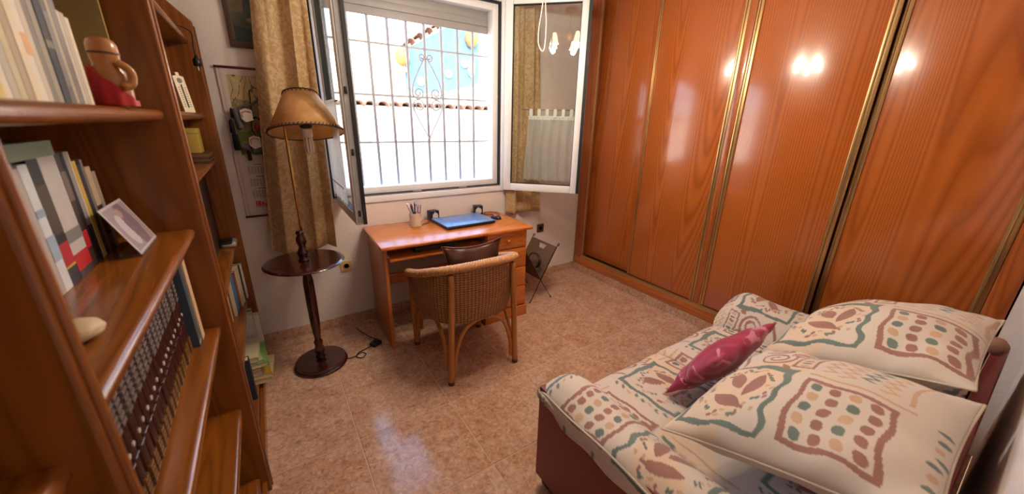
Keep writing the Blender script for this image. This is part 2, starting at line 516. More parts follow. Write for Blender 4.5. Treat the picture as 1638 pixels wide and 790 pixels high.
# roller shutter, partly lowered
sh = thing('roller_shutter', 'grey white roller shutter lowered a hand wide at the window top', 'shutter', (0, 0, 0))
ZS = 2.165
for k in range(5):
    z = ZS + .05 + k * .045
    me = MB().box((WX0 + .05, YW + .118, z), (WX1 - .05, YW + .13 - .004 * (k % 2), z + .0465), .004)
    me.build('slat', mat('shutter_slat', (150, 146, 143), .5), sh, angle=40)
bx('bottom_slat', mat('shutter_slat', (150, 146, 143), .5), (WX0 + .05, YW + .116, ZS), (WX1 - .05, YW + .134, ZS + .049), sh, .004)
# security grille
gr = thing('window_grille', 'grey iron security grille with scrollwork outside the window', 'grille')
IRON = mat('painted_iron', (176, 176, 180), .5)
YB = 2.95
for k in range(-1, 8):
    x = .604 + k * .1345
    if WX0 < x < WX1: MB().tube([(x, YB, WZ0 + .03), (x, YB, WZ1)], .0105, 10).build('upright_bar', IRON, gr, smooth=True)
for z in (1.34, 1.67, 2.008):
    bx('cross_bar', IRON, (WX0 + .001, YB - .003, z - .0065), (WX1 - .001, YB + .003, z + .0065), gr)
def spiral(cx, cz, r0, turns, a0, d):
    return [(cx + (r0 * (1 - t * .8)) * math.cos(a0 + d * t * turns * 2 * PI), YB - .012, cz + (r0 * (1 - t * .8)) * math.sin(a0 + d * t * turns * 2 * PI)) for t in [i / 40 for i in range(41)]]
cx = 1.142
for sx in (-1, 1):
    MB().tube(smoothpath([(cx, YB - .012, 1.94), (cx + sx * .02, YB - .012, 1.93), (cx + sx * .10, YB - .012, 1.78), (cx + sx * .118, YB - .012, 1.70)], 8) + [Vector(p) for p in spiral(cx + sx * .07, 1.70, .048, 1.6, 0 if sx > 0 else PI, -sx)], .005, 6).build('scroll', IRON, gr, smooth=True)
    MB().tube(smoothpath([(cx, YB - .012, 1.365), (cx + sx * .03, YB - .012, 1.42), (cx + sx * .10, YB - .012, 1.55), (cx + sx * .118, YB - .012, 1.61)], 8) + [Vector(p) for p in spiral(cx + sx * .07, 1.61, .048, 1.6, 0 if sx > 0 else PI, sx)], .005, 6).build('scroll', IRON, gr, smooth=True)
    MB().tube([Vector(p) for p in spiral(cx + sx * .028, 1.95, .026, 1.3, -PI / 2, sx)], .005, 6).build('scroll', IRON, gr, smooth=True)
bx('collar', IRON, (cx - .012, YB - .018, 1.36), (cx + .012, YB - .006, 1.385), gr)

# ------------------------------------------------------------------ outside
LIME = mat('limewash', (234, 230, 222), .9, bump=.3, bscale=20)
struct(bx('ground', mat('paved_ground', (196, 170, 160), .9, var=.15, bscale=3), (-14, WT, -.3), (22, 30, -.02)))
cw = thing('courtyard_wall', 'whitewashed courtyard wall with tiled coping across the lane', 'wall', (0, 6, -.02))
bx('wall_body', LIME, (-7, 0, 0), (13, .22, 1.72), cw)
TERR = mat('terracotta_roof_tile', (120, 84, 68), .8, var=.25, bscale=8)
half = [(.09 * math.cos(a), .07 * math.sin(a)) for a in [PI * i / 8 for i in range(9)]] + [(.07 * math.cos(a), .052 * math.sin(a)) for a in [PI * i / 8 for i in range(8, -1, -1)]]
tme = MB().prism(half, -.12, .34, 1).mesh('coping_tile')
for k in range(26):
    link('coping_tile', tme, TERR, cw, (.2 + k * .175, 0, 1.71), (math.radians(-6), 0, 0))
wo = thing('wall_lantern', 'small pale blue lantern bracketed to the whitewashed courtyard wall', 'lantern', (1.33, 6, 1.17))
PB = mat('pale_blue_paint', (140, 190, 220), .5)
MB().lathe([(.02, -.03), (.05, 0), (.065, .14), (.03, .2), (.012, .24)], 12, (0, -.09, 0)).build('body', PB, wo, smooth=True)
bx('bracket', mat('grey_iron', (120, 116, 110), .5), (-.02, -.12, .24), (.14, 0, .27), wo, .004)

nh = thing('neighbour_house', 'cream neighbouring house with blue rendered upper wall and tiled eaves', 'house', (0, 8, -.02))
bx('wall', mat('peach_render', (232, 206, 176), .9), (2.25, .1, 0), (9, 2.2, 2.35), nh)
MB().prism([(2.72, 2.02), (9, 2.42), (9, 4.3), (3.4, 3.36), (2.72, 2.92)], 0, .3, 1).build('upper_wall', mat('cream_render', (236, 222, 204), .9), nh)
BLUE = mat('rough_blue_render', (70, 108, 154), .9, var=.3, bump=1., bscale=9)
MB().prism([(2.66, 2.05), (3.4, 2.1), (4.30, 2.33), (4.34, 3.6), (3.6, 3.36), (2.68, 2.84)], -.06, .0, 1).build('blue_panel', BLUE, nh)
bx('ledge', mat('white_ledge', (238, 230, 220), .9), (2.5, -.2, 1.86), (9, .1, 1.98), nh, .01)
bx('ledge', mat('peach_ledge', (226, 190, 150), .9), (2.22, -.22, 2.43), (2.68, .1, 2.5), nh, .01)
for k in range(8):
    x = 2.75 + k * .19
    link('eave_tile', tme, TERR, nh, (x, -.1, 2.93 + (x - 2.72) * .62), (math.radians(-8), 0, 0))
FLW = mat('white_ceramic', (240, 238, 232), .4)
for x, z in ((3.57, 2.47), (2.95, 2.28), (3.95, 2.7)):
    MB().lathe([(.001, 0), (.05, .01), (.09, .035), (.05, .05), (.001, .055)], 10, (x, -.06, z), Matrix.Rotation(PI / 2, 3, 'X')).build('ceramic_flower', FLW, nh, smooth=True)
OR = mat('terracotta_pot', (170, 104, 56), .7)
for x, z in ((2.58, 2.68), (4.1, 3.17)):
    MB().lathe([(.02, -.16), (.09, -.12), (.15, 0), (.12, .12), (.1, .14), (.02, .15)], 14, (x, -.14, z)).build('wall_pot', OR, nh, smooth=True)
MB().lathe([(.02, -.16), (.07, -.1), (.09, .1), (.04, .18), (.01, .24)], 6, (4.1, -.12, 2.6)).build('lantern', FLW, nh)

fh = thing('far_house', 'white gabled house end behind the courtyard with terracotta verge', 'house', (0, 10.6, -.02))
MB().prism([(-6, 0), (7, 0), (7, 4.95), (2.1, 3.15), (.6, 2.98), (-6, 2.6)], 0, 3, 1).build('gable_wall', LIME, fh)
MB().prism([(-6, 2.58), (.6, 2.96), (2.1, 3.13), (7, 4.93), (7, 5.1), (2.1, 3.26), (.6, 3.08), (-6, 2.7)], -.12, 3, 1).build('verge', mat('pale_terracotta', (222, 190, 168), .8), fh)
bx('downpipe', WHITEP, (2.72, -.1, 0), (2.82, 0, 2.9), fh, .01)

# ------------------------------------------------------------------ wardrobe
wd = thing('wardrobe', 'fitted orange pine wardrobe with sliding doors and champagne metal edges', 'wardrobe', (XF, 0, 0))
bx('carcass', WARDW, (.10, .0, .072), (.62, YW - .002, H - .002), wd)
bx('base_board', WARDB, (-.004, .0, .070), (.10, YW - .002, .148), wd, .004)
bx('bottom_track', mat('dull_gold_track', (150, 118, 66), .4, .7), (.0, .075, .148), (.10, YW - .11, .162), wd)
bx('track_lip', GOLD, (-.002, .075, .148), (.006, YW - .11, .182), wd, .002)
bx('end_stile', WARDW, (0, YW - .125, .148), (.10, YW - .002, H - .002), wd, .003)
bx('end_stile', WARDW, (0, .002, .148), (.10, .072, H - .002), wd, .003)
bx('mid_stile', WARDW, (.0, 1.357, .148), (.10, 1.402, H - .002), wd, .003)
bx('edge_strip', GOLD, (-.004, YW - .142, .182), (.012, YW - .122, H - .002), wd, .003)
def door(y0, y1, dx, strips):
    d = bx('door', DOORW, (.012 + dx, y0, .184), (.036 + dx, y1, H - .03), wd, .001)
    for a, b in strips:
        MB().box((.004 + dx, a, .184), (.040 + dx, b, H - .03), .004).box((-.003 + dx, a + (b - a) * .55, .184), (.006 + dx, b - .002, H - .03), .003).build('edge_profile', GOLD, d, angle=40)
door(2.055, YW - .128, .034, ((2.058, 2.075),))
door(1.404, 2.062, .0, ((1.404, 1.436), (2.046, 2.063)))
door(.685, 1.355, .0, ((.685, .720), (1.324, 1.356)))
door(.074, .70, .034, ((.653, .684), (.074, .108)))

# ------------------------------------------------------------------ bookcase
SX0, SXB = -.19, -.565            # front edge of the uprights, back
bc = thing('bookcase', 'tall orange stained wooden bookcase with rounded shelf fronts along the wall', 'bookcase', (0, 0, 0))
YP = [(.495, .532), (1.508, 1.545), (2.665, 2.70)]
def upright(y0, y1, top, chamfer=0):
    poly = [(SXB, .0), (SX0, .0), (SX0, top - chamfer), (SX0 - chamfer, top), (SXB, top)] if chamfer else [(SXB, 0), (SX0, 0), (SX0, top), (SXB, top)]
    u = MB().prism(poly, y0, y1, 1).build('side_panel', CASE, bc)
    b = u.modifiers.new('round', 'BEVEL'); b.width = .006; b.segments = 3
    MB().tube([(SX0 + .001, (y0 + y1) / 2 - .006, .02), (SX0 + .001, (y0 + y1) / 2 - .006, top - chamfer - .02)], .0055, 8).build('front_bead', CASE, u, smooth=True)
    return u
upright(*YP[0], 2.44); upright(*YP[1], 2.44); upright(*YP[2], 2.05, .10)
upright(-.05, -.02, 2.44)
def shelf(y0, y1, ztop, front=-.232, th=.030):
    r = th / 2
    poly = [(SXB + .008, ztop - th)] + [(front + r * math.sin(a) - r * .2, ztop - r - r * math.cos(a)) for a in [PI * i / 8 for i in range(9)]] + [(SXB + .008, ztop)]
    return MB().prism(poly, y0, y1, 1).build('shelf', CASE_Y, bc, angle=35)
B1, B2, B0 = (.532, 1.508), (1.545, 2.665), (-.02, .495)
Z1 = [.09, .447, .803, 1.158, 1.515, 1.87, 2.43]
Z2 = [.09, .445, .79, 1.28, 1.515, 1.875]
for z in Z1: shelf(*B1, z); shelf(*B0, z)
for z in Z2: shelf(*B2, z)
for a, b, t in ((B0[0], B0[1], 2.44), (B1[0], B1[1], 2.44), (B2[0], B2[1], 1.95)):
    bx('back_panel', CASE, (SXB - .006, a - .01, .02), (SXB + .006, b + .01, t - .02), bc)
    bx('plinth', CASE_Y, (SX0 - .03, a, 0), (SX0 - .012, b, .06), bc)

# ------------------------------------------------------------------ books
PAGE = mat('page_block', (222, 208, 180), .9, bump=.3, bscale=300)
def cmat(rgb, rough=.5):
    return mat('book_cover_%d_%d_%d' % rgb, rgb, rough, var=.12, bscale=40)
def book(label, loc, th, depth, h, rgb, bands=(), tilt=0, yaw=0, name='book', group=None, soft=False, flat=False, rot=None):
    """spine at local x=0 facing +x, thickness along y (from 0), height along z"""
    r = rot if rot else (math.radians(tilt), 0, math.radians(yaw))
    t = thing(name, label, 'book', loc, rot=r, group=group)
    c = .0012 if soft else .0028
    m = MB().box((-c, 0, 0), (0, th, h)).box((-depth, 0, 0), (-c, c, h)).box((-depth, th - c, 0), (-c, th, h))
    m.build('cover', cmat(rgb), t)
    bx('pages', PAGE, (-depth + .004, c, .003 if not soft else .0008), (-c, th - c, h - (.003 if not soft else .0008)), t)
    for z0, z1, col in bands:
        bx('spine_label', cmat(col), (-.0005, -.0003, h * z0), (.0006, th + .0003, h * z1), t)
    return t
def row(z, x, y, items, h=.25, depth=.17, group=None, name='book'):
    """items: (thickness, rgb, label, optional dict)"""
    for it in items:
        th, rgb, label = it[:3]; k = dict(it[3]) if len(it) > 3 else {}
        hh = k.pop('h', h); dd = k.pop('d', depth); xx = k.pop('x', x)
        book(label, (xx, y, z), th, dd, hh, rgb, **({'group': group, 'name': name} | k))
        y += th + .0015
    return y

# top visible shelf: magazines and paperbacks at eye level
zz = 1.515 + .001
row(zz, -.268, .735, [
    (.020, (206, 196, 170), 'cream magazine volume shelved beside the near upright of the top shelf', {}),
    (.020, (188, 176, 148), 'beige magazine volume next to the cream one on the top shelf', {}),
    (.020, (196, 186, 160), 'pale buff magazine volume with yellow foot on the top shelf', {'bands': ((0, .3, (206, 184, 96)),)}),
    (.018, (214, 204, 178), 'ivory magazine volume with a yellow stripe on the top shelf', {'bands': ((.3, .6, (214, 192, 90)),)}),
    (.020, (176, 168, 150), 'grey beige magazine volume on the top shelf', {}),
    (.020, (190, 178, 138), 'straw coloured magazine volume on the top shelf', {'bands': ((.7, .9, (150, 132, 80)),)}),
    (.020, (168, 148, 116), 'tan magazine volume beside the blue topped one', {}),
    (.022, (150, 176, 196), 'cream magazine volume with a light blue upper spine', {'bands': ((0, .45, (214, 200, 170)),)}),
    (.020, (214, 206, 190), 'white magazine volume with an orange emblem on its spine', {'bands': ((.22, .32, (210, 160, 100)),)}),
    (.018, (196, 184, 160), 'light sand magazine volume before the grey ones', {}),
    (.016, (120, 114, 104), 'thin dark grey volume on the top shelf', {}),
    (.022, (148, 138, 122), 'taupe volume leaning on the black one on the top shelf', {}),
], h=.30, depth=.24, group='volumes on the eye level shelf')
row(zz, -.268, .993, [
    (.026, (26, 24, 26), 'black tall book behind the carved figurine', {'bands': ((.3, .34, (120, 110, 90)),)}),
    (.022, (96, 92, 90), 'charcoal book with mottled spine behind the carved figurine', {'bands': ((.1, .5, (120, 116, 112)),)}),
    (.014, (176, 164, 140), 'thin beige book beside the charcoal one', {}),
    (.026, (132, 126, 122), 'mid grey tall book beside the thin beige one', {}),
], h=.29, depth=.22, group='volumes on the eye level shelf')
row(zz, -.30, 1.095, [
    (.024, (214, 200, 172), 'cream paperback standing behind the carved figurine', {}),
    (.022, (222, 212, 190), 'ivory paperback with rounded top behind the figurine', {'h': .20}),
    (.020, (206, 192, 166), 'buff paperback behind the figurine', {'h': .195}),
    (.024, (226, 218, 200), 'white paperback beside the pink one on the top shelf', {}),
    (.014, (198, 118, 110), 'thin pink red paperback on the top shelf', {'h': .185}),
    (.022, (206, 196, 178), 'pale paperback beside the thin pink red one', {'h': .18}),
    (.022, (190, 178, 156), 'sand paperback near the olive folder', {'h': .18}),
    (.020, (214, 202, 176), 'light cream paperback touching the olive folder', {'h': .175}),
], h=.21, depth=.13, group='volumes on the eye level shelf')
book('olive card folder standing against the upright on the top shelf', (-.285, 1.475, zz), .012, .24, .265, (160, 142, 86), soft=True, name='folder')
# carved figurine with red drapery
fg = thing('figurine', 'tan carved bust figurine with red drapery on the top shelf', 'figurine', (-.240, 1.17, zz))
TAN = mat('carved_tan', (170, 112, 52), .35, var=.2, bscale=60, coat=.3)
MB().lathe([(.026, 0), (.029, .012), (.0305, .04), (.029, .062), (.0235, .076), (.021, .082), (.0225, .088), (.024, .104), (.0235, .118), (.020, .126), (.012, .131), (.001, .132)], 28).build('body', TAN, fg, smooth=True)
MB().tube(smoothpath([(.02, -.02, .085), (.036, -.018, .07), (.034, -.02, .045), (.02, -.03, .038)], 6), [.008] * 18 + [.006], 10).build('arm', TAN, fg, smooth=True)
MB().lathe([(.0245, .1), (.0255, .102), (.0245, .104)], 28, cap=False).build('hat_band', mat('dark_band', (70, 44, 24), .5), fg, smooth=True)
gx, gy = np.meshgrid(np.linspace(-3.3, .1, 36), np.linspace(0, 1, 14))
hgt = .001 + gy * (.078 - .066 * np.clip((gx + 2.5) / 2.2, 0, 1))
rr = .0335 - .005 * np.clip((hgt - .06) / .03, 0, 1) + .0012 * np.sin(gx * 9)
me = grid_mesh('drapery', rr * np.cos(gx), rr * np.sin(gx), hgt)
dr = link('drapery', me, mat('red_cloth', (170, 18, 30), .6), fg); dr.modifiers.new('t', 'SOLIDIFY').thickness = .003

# second shelf
zz = 1.158 + .001
row(zz, -.372, 1.015, [
    (.034, (176, 166, 156), 'grey paperback at the start of the second shelf row', {'h': .245}),
    (.034, (206, 212, 216), 'white paperback with blue sketches on its spine', {'bands': ((.25, .45, (150, 170, 190)), (.6, .66, (140, 160, 184))), 'h': .25}),
    (.044, (30, 26, 26), 'black hardback with a red band and gilt title', {'bands': ((.16, .34, (176, 26, 36)), (.14, .16, (196, 176, 60)), (.42, .8, (74, 60, 44)))}),
    (.078, (186, 182, 178), 'thick silver white hardback with a red foot band', {'bands': ((.06, .2, (180, 24, 32)), (.0, .06, (60, 56, 56)), (.3, .4, (120, 118, 116)))}),
    (.026, (52, 34, 28), 'dark brown hardback with a small red label low down', {'bands': ((.18, .33, (178, 30, 36)), (.6, .85, (110, 96, 84)))}),
    (.016, (24, 22, 22), 'thin black book beside the grey one on the second shelf', {'h': .25}),
    (.022, (142, 138, 136), 'grey book with a black lower spine on the second shelf', {'bands': ((0, .35, (26, 24, 26)),)}),
    (.006, (216, 208, 180), 'very thin cream booklet beside the yellow book', {}),
    (.020, (196, 162, 70), 'mustard yellow book on the second shelf', {'h': .235}),
    (.022, (40, 44, 54), 'dark blue book beside the mustard yellow one', {'h': .225}),
    (.016, (120, 112, 104), 'slim grey brown book on the second shelf', {'h': .235}),
    (.034, (182, 164, 140), 'cream topped paperback with a black lower spine', {'h': .215, 'bands': ((0, .55, (40, 36, 36)), (.2, .24, (180, 170, 150)))}),
    (.024, (150, 140, 128), 'stone grey paperback at the end of the second shelf', {'h': .2}),
], h=.258, depth=.15, group='volumes on the second shelf')
book('large dark red album standing behind the second shelf row', (-.524, 1.12, zz), .36, .03, .272, (120, 22, 32), name='album')
gb = book('sage green book lying flat on top of the upright row', (-.345, 1.0, zz + .262), .028, .17, .17, (112, 132, 84), rot=(PI / 2, 0, 0), name='book')
gb.location = (-.345, 1.13, zz + .2622)
ph = thing('photo_stand', 'clear acrylic stand holding a pale photograph on the second shelf', 'photo', (-.295, 1.255, zz))
nx, ny = np.meshgrid(np.linspace(0, 1, 60), np.linspace(0, 1, 50))
base = np.stack([170 + 0 * nx, 158 + 0 * nx, 168 + 0 * nx], -1)
ell = ((nx - .33) / .16) ** 2 + ((ny - .45) / .33) ** 2
base[ell < 1] = (206, 204, 210)
base[((nx - .62) / .2) ** 2 + ((ny - .5) / .55) ** 2 < 1] = (138, 118, 132)
base[((nx - .5) / .1) ** 2 + ((ny - .78) / .1) ** 2 < 1] = (186, 160, 150)
base[(nx < .04) | (nx > .96) | (ny < .05) | (ny > .95)] = (206, 198, 200)
me = grid_mesh('photograph', -.002 - ny * .052, nx * .18, .004 + ny * .118, base)
pho = link('photograph', me, attr_mat('photo_print', .25, coat=.6), ph); pho.modifiers.new('t', 'SOLIDIFY').thickness = .002
ACR = mat('clear_acrylic', (236, 236, 240), .05, trans=.9)
MB().box((-.05, 0, 0), (.0, .18, .003)).build('foot', ACR, ph)
dsk = thing('stone_paperweight', 'smooth round cream stone on the second shelf near the upright', 'stone', (-.292, .80, zz))
MB().lathe([(.001, 0), (.02, .001), (.032, .008), (.035, .015), (.03, .024), (.018, .03), (.001, .031)], 24).build('stone', mat('cream_stone', (206, 186, 150), .5, var=.2, bscale=50), dsk, smooth=True)

# encyclopedia set
zz = .803 + .001
ENC = mat('oxblood_leather', (58, 20, 14), .35, var=.3, bscale=90, bump=.2, coat=.2)
SIL = mat('silver_blocking', (132, 120, 116), .4, .3)
GLT = mat('gilt_blocking', (150, 112, 62), .4, .4)
DOT = mat('pale_roundel', (196, 186, 180), .5)
HH, TH = .282, .0335
lm = {'cover': MB(), 'pages': MB(), 'title_block': MB(), 'gilt_foot': MB(), 'roundel': MB(), 'raised_band': MB()}
sp = [(.012 * math.sin(a) - .012, TH / 2 - (TH / 2 - .0015) * math.cos(a)) for a in [PI * i / 8 for i in range(9)]]
lm['cover'].prism([(-.19, .001)] + [(p[0], p[1]) for p in sp] + [(-.19, TH - .0015)] + [(-.19, TH - .005), (-.016, TH - .005), (-.016, .0045), (-.19, .0045)], 0, HH, 2)
lm['pages'].box((-.186, .0045, .004), (-.016, TH - .005, HH - .004))
for z0, z1, key, n in ((.175, .272, 'title_block', 7), (.006, .052, 'gilt_foot', 4)):
    for k in range(n):
        a = z0 + (z1 - z0) * k / n; b = a + (z1 - z0) / n * .62
        lm[key].box((-.0075, .0055, a), (.0012, TH - .006, b), 0)
if True:
    for k in range(3):
        lm['gilt_foot'].box((-.005, .007 + k * .008, .01), (.0016, .0095 + k * .008, .05))
lm['roundel'].lathe([(.001, 0), (.0055, 0), (.0055, .0025), (.001, .003)], 10, (-.001, TH / 2, .128), Matrix.Rotation(PI / 2, 3, 'Y'))
for z in (.1,):
    lm['raised_band'].box((-.007, .004, z), (.001, TH - .0045, z + .003), .001, 1)
meshes = {k: v.mesh(k) for k, v in lm.items()}
em = {'cover': ENC, 'pages': PAGE, 'title_block': SIL, 'gilt_foot': GLT, 'roundel': DOT, 'raised_band': ENC}
for i in range(24):
    y = .55 + i * (TH + .0012)
    t = thing('encyclopedia_volume', 'oxblood leather encyclopedia volume with silver title and gilt foot in the matching set', 'book', (-.279 - random.uniform(0, .003), y, zz), group='encyclopedia set on the third shelf')
    for k in meshes: link(k, meshes[k], em[k], t)
book('slate blue tall hardback beside the encyclopedia set', (-.262, 1.386, zz), .034, .2, .288, (58, 76, 92), bands=((.02, .05, (150, 140, 120)),))
book('cream hardback with red top edge beside the slate blue one', (-.258, 1.425, zz), .04, .2, .292, (214, 186, 150), bands=((.93, 1., (176, 40, 40)),))

# second bay
zz = 1.515 + .001
row(zz, -.285, 2.20, [(.03, (150, 108, 66), 'brown paperback beside the wall thermometer in the far bay', {'h': .16}), (.05, (186, 160, 110), 'straw coloured book behind the thermometer', {'h': .165, 'x': -.31}), (.03, (120, 110, 120), 'mauve grey book leaning by the thermometer', {'h': .11})], h=.15, depth=.13)
th = thing('thermometer', 'white desk thermometer plaque standing on the far bay top shelf', 'thermometer', (-.248, 2.36, zz), rot=(0, math.radians(-8), math.radians(-40)))
WHP = mat('ivory_plastic', (222, 208, 176), .4)
MB().prism([(-.026, 0), (.026, 0), (.026, .155), (.008, .158), (.008, .172), (-.008, .172), (-.008, .158), (-.026, .155)], -.006, 0, 0).build('plaque', WHP, th)
MB().tube([(.001, 0, .02), (.001, 0, .12)], .003, 8).build('glass_tube', mat('tube_grey', (90, 84, 80), .2), th, smooth=True)
for k in range(10):
    for s in (-1, 1): bx('scale_mark', BLACKP, (-.0005, s * .014 - .005, .025 + k * .009), (.0006, s * .014 + .005, .027 + k * .009), th)
MB().lathe([(.001, 0), (.011, 0), (.011, .002), (.001, .002)], 14, (.0, 0, .137), Matrix.Rotation(PI / 2, 3, 'Y')).build('emblem', mat('emblem_grey', (110, 100, 90), .5), th)
zz = 1.28 + .001
row(zz, -.268, 2.16, [(.02, (70, 62, 70), 'dark slate magazine in the far bay beside the yellow box', {'h': .2}), (.02, (128, 120, 132), 'lilac grey magazine in the far bay beside the yellow box', {'h': .19}), (.018, (52, 50, 60), 'navy black magazine in the far bay beside the yellow box', {'h': .185})], depth=.2)
bx_ = thing('yellow_box', 'ochre yellow upright box on the far bay shelf', 'box', (-.246, 2.45, zz + .047))
bx('carton', mat('ochre_card', (176, 150, 62), .6), (-.07, -.06, 0), (0, .06, .115), bx_, .003)
bx('lid_line', mat('ochre_dark', (140, 116, 44), .6), (-.071, -.061, .09), (.001, .061, .093), bx_)
for k, (c, l) in enumerate((((70, 44, 26), 'dark brown flat case at the bottom of the small stack'), ((96, 62, 34), 'brown flat case on top of the small stack'))):
    t = thing('flat_case', l, 'case', (-.222, 2.5, zz + k * .0225))
    bx('shell', mat('case_%d' % k, c, .5), (-.14, -.13, 0), (0, .11, .022), t, .003)
    bx('seam', GOLD, (-.141, -.131, .010), (.001, .111, .012), t)
zz = .79 + .001
t = thing('file_box', 'tall dark brown file box standing at the back of the far bay', 'file box', (-.285, 2.5, zz))
bx('box', mat('file_brown', (52, 28, 14), .6), (-.2, -.3, 0), (0, .12, .40), t, .003)
bx('label_slot', mat('file_edge', (30, 18, 12), .5), (-.001, .112, .01), (.003, .121, .39), t)
t = thing('handset', 'black and silver handset lying at the edge of the far bay shelf', 'handset', (-.235, 2.60, zz))
MB().box((-.045, -.055, 0), (.03, .055, .03), .012, 3).build('body', mat('silver_plastic', (170, 168, 166), .3, .3), t, smooth=True)
MB().box((-.047, -.057, .016), (.012, .045, .036), .009, 3).build('cover', BLACKP, t, smooth=True)
t = thing('remote_control', 'small dark brown remote on the far bay shelf', 'remote', (-.27, 2.05, zz))
bx('case', mat('dark_brown_plastic', (46, 26, 16), .4), (-.02, -.05, 0), (.02, .05, .016), t, .004)
for k in range(3): bx('button', GREYP, (-.008, -.03 + k * .02, .016), (.008, -.02 + k * .02, .018), t)
zz = .445 + .001
row(zz, -.24, 2.285, [
    (.036, (196, 174, 140), 'cream paperback first in the low far bay row', {'h': .19, 'x': -.275}),
    (.030, (120, 74, 46), 'russet book in the low far bay row', {'h': .21, 'x': -.27}),
    (.042, (206, 188, 156), 'thick cream book beside the bright blue one', {'x': -.258}),
    (.052, (62, 132, 184), 'bright blue book in the low far bay row', {'x': -.25}),
    (.030, (140, 84, 72), 'dull red book beside the bright blue one', {'x': -.24}),
    (.044, (212, 196, 168), 'ivory book in the low far bay row', {'x': -.232}),
    (.034, (196, 180, 152), 'buff book beside the black one', {'x': -.226}),
    (.026, (32, 28, 28), 'black book in the low far bay row', {'x': -.22}),
    (.045, (206, 200, 190), 'pale grey book at the end of the low far bay row', {'h': .215, 'x': -.212}),
], h=.225, depth=.17, group='books in the low far bay row')
zz = .09 + .001
row(zz, -.205, 2.46, [(.05, (206, 202, 196), 'white folder upright on the bottom far bay shelf', {'h': .30}), (.03, (92, 140, 60), 'green folder upright on the bottom far bay shelf', {'h': .31}), (.05, (222, 216, 206), 'ivory folder upright beside the green one', {'h': .25, 'x': -.18})], depth=.25, name='folder')
BK = [((.03), (196, 182, 140), 'white carton lid at the bottom of the floor stack'), (.022, (190, 150, 46), 'mustard book in the floor stack'), (.03, (150, 140, 160), 'lilac book in the floor stack'), (.018, (170, 90, 120), 'plum book in the floor stack'), (.024, (120, 160, 84), 'grass green book in the floor stack'), (.016, (150, 176, 120), 'pale green book in the floor stack'), (.03, (206, 196, 160), 'cream book on top of the floor stack')]
z = zz
for k, (tk, c, l) in enumerate(BK):
    t = thing('book', l, 'book', (-.235 + (.035 if k == 0 else .02 * math.sin(k * 2)), 2.30, z), rot=(0, 0, math.radians((-4, 6, 2, -3, 4, 8, -2)[k])), group='books in the floor stack')
    MB().box((-.15, -.12, 0), (.055, .12, .0025)).box((-.15, -.12, tk - .0025), (.055, .12, tk)).box((.0525, -.12, .0025), (.055, .12, tk - .0025)).build('cover', cmat(c), t)
    bx('pages', PAGE, (-.147, -.117, .0025), (.0525, .117, tk - .0025), t)
    z += tk + .0004
t = thing('book', 'dark blue book upright on the bottom shelf beside the stack', 'book', (-.225, 2.05, zz))
MB().box((-.2, 0, 0), (0, .003, .24)).box((-.2, .042, 0), (0, .045, .24)).box((-.003, .003, 0), (0, .042, .24)).build('cover', cmat((40, 52, 70)), t); bx('pages', PAGE, (-.197, .003, .003), (-.003, .042, .237), t)
# plug hanging from the top shelf of the far bay
t = thing('hanging_plug', 'black plug and cord hanging from the far bay top shelf', 'plug', (-.205, 2.50, 1.878))
MB().tube(smoothpath([(-.12, -.2, .006), (-.04, -.1, .008), (.0, -.02, .008), (.016, 0, -.01), (.012, 0, -.06), (.012, 0, -.10)], 8), .003, 8).build('cord', BLACKP, t, smooth=True)
MB().lathe([(.004, 0), (.008, -.012), (.016, -.02), (.017, -.045), (.012, -.05)], 14, (.012, 0, -.10)).build('plug_body', BLACKP, t, smooth=True)
for s in (-1, 1): MB().tube([(.012, s * .008, -.15), (.012, s * .008, -.168)], .002, 6).build('pin', GREYP, t)
# books on the high shelf (seen mirrored in the window sash)
zz = 1.87 + .001
HV = [('chestnut brown', (92, 48, 28)), ('slate grey', (96, 96, 100)), ('jet black', (28, 26, 28)), ('tan', (140, 112, 80)), ('bottle green', (34, 62, 44)), ('maroon', (86, 22, 30)), ('navy', (30, 38, 66)), ('cream', (206, 192, 160)), ('olive', (96, 92, 46)), ('rust', (150, 70, 34)), ('teal', (40, 96, 100)), ('plum', (84, 42, 74))]
row(zz, -.30, .56, [(.03 + .012 * (k % 3), c, n_ + ' volume upright on the high shelf', {'h': .24 + .02 * (k % 3)}) for k, (n_, c) in enumerate(HV)], depth=.2, group='volumes on the high shelf')

# ------------------------------------------------------------------ wall items by the window
def print_panel(name, w, h, nx, ny, fn, parent, rough=.5, th=.001, y=0, coat=0):
    u, v = np.meshgrid(np.linspace(0, 1, nx), np.linspace(0, 1, ny))
    me = grid_mesh(name, u * w, 0 * u + y, v * h, fn(u, v))
    o = link(name, me, attr_mat('paper_print_%d' % (rough * 100), rough, coat=coat), parent)
    o.modifiers.new('t', 'SOLIDIFY').thickness = th
    return o
def noise2(u, v, f, seed=0):
    r = np.random.RandomState(seed); o = 0 * u
    for k in range(7):
        a, b, c = r.uniform(-f, f), r.uniform(-f, f), r.uniform(0, 6.28)
        o = o + np.sin(a * u + b * v + c)
    return o / 7
def fill(img, mask, col): img[mask] = col
def painting(u, v):
    img = np.zeros(u.shape + (3,)); n = noise2(u, v, 22, 3)
    img[:] = (150, 128, 84)
    fill(img, v < .62 + .1 * n, (128, 110, 80)); fill(img, v < .42 + .12 * n, (86, 92, 84)); fill(img, v < .25 + .1 * n, (48, 66, 68))
    fill(img, (np.abs(u - .6) < .16 * (1.05 - np.abs(v - .55) * 1.4)) & (v > .32) & (v < .8), (168, 116, 76))
    fill(img, ((u - .6) / .07) ** 2 + ((v - .83) / .05) ** 2 < 1, (190, 150, 116))
    fill(img, (np.abs(u - .36) < .09 + .05 * n) & (v > .3) & (v < .66), (66, 84, 84))
    fill(img, ((u - .55) / .28) ** 2 + ((v - .33) / .05) ** 2 < 1, (150, 130, 104))
    return img + (n * 22)[..., None]
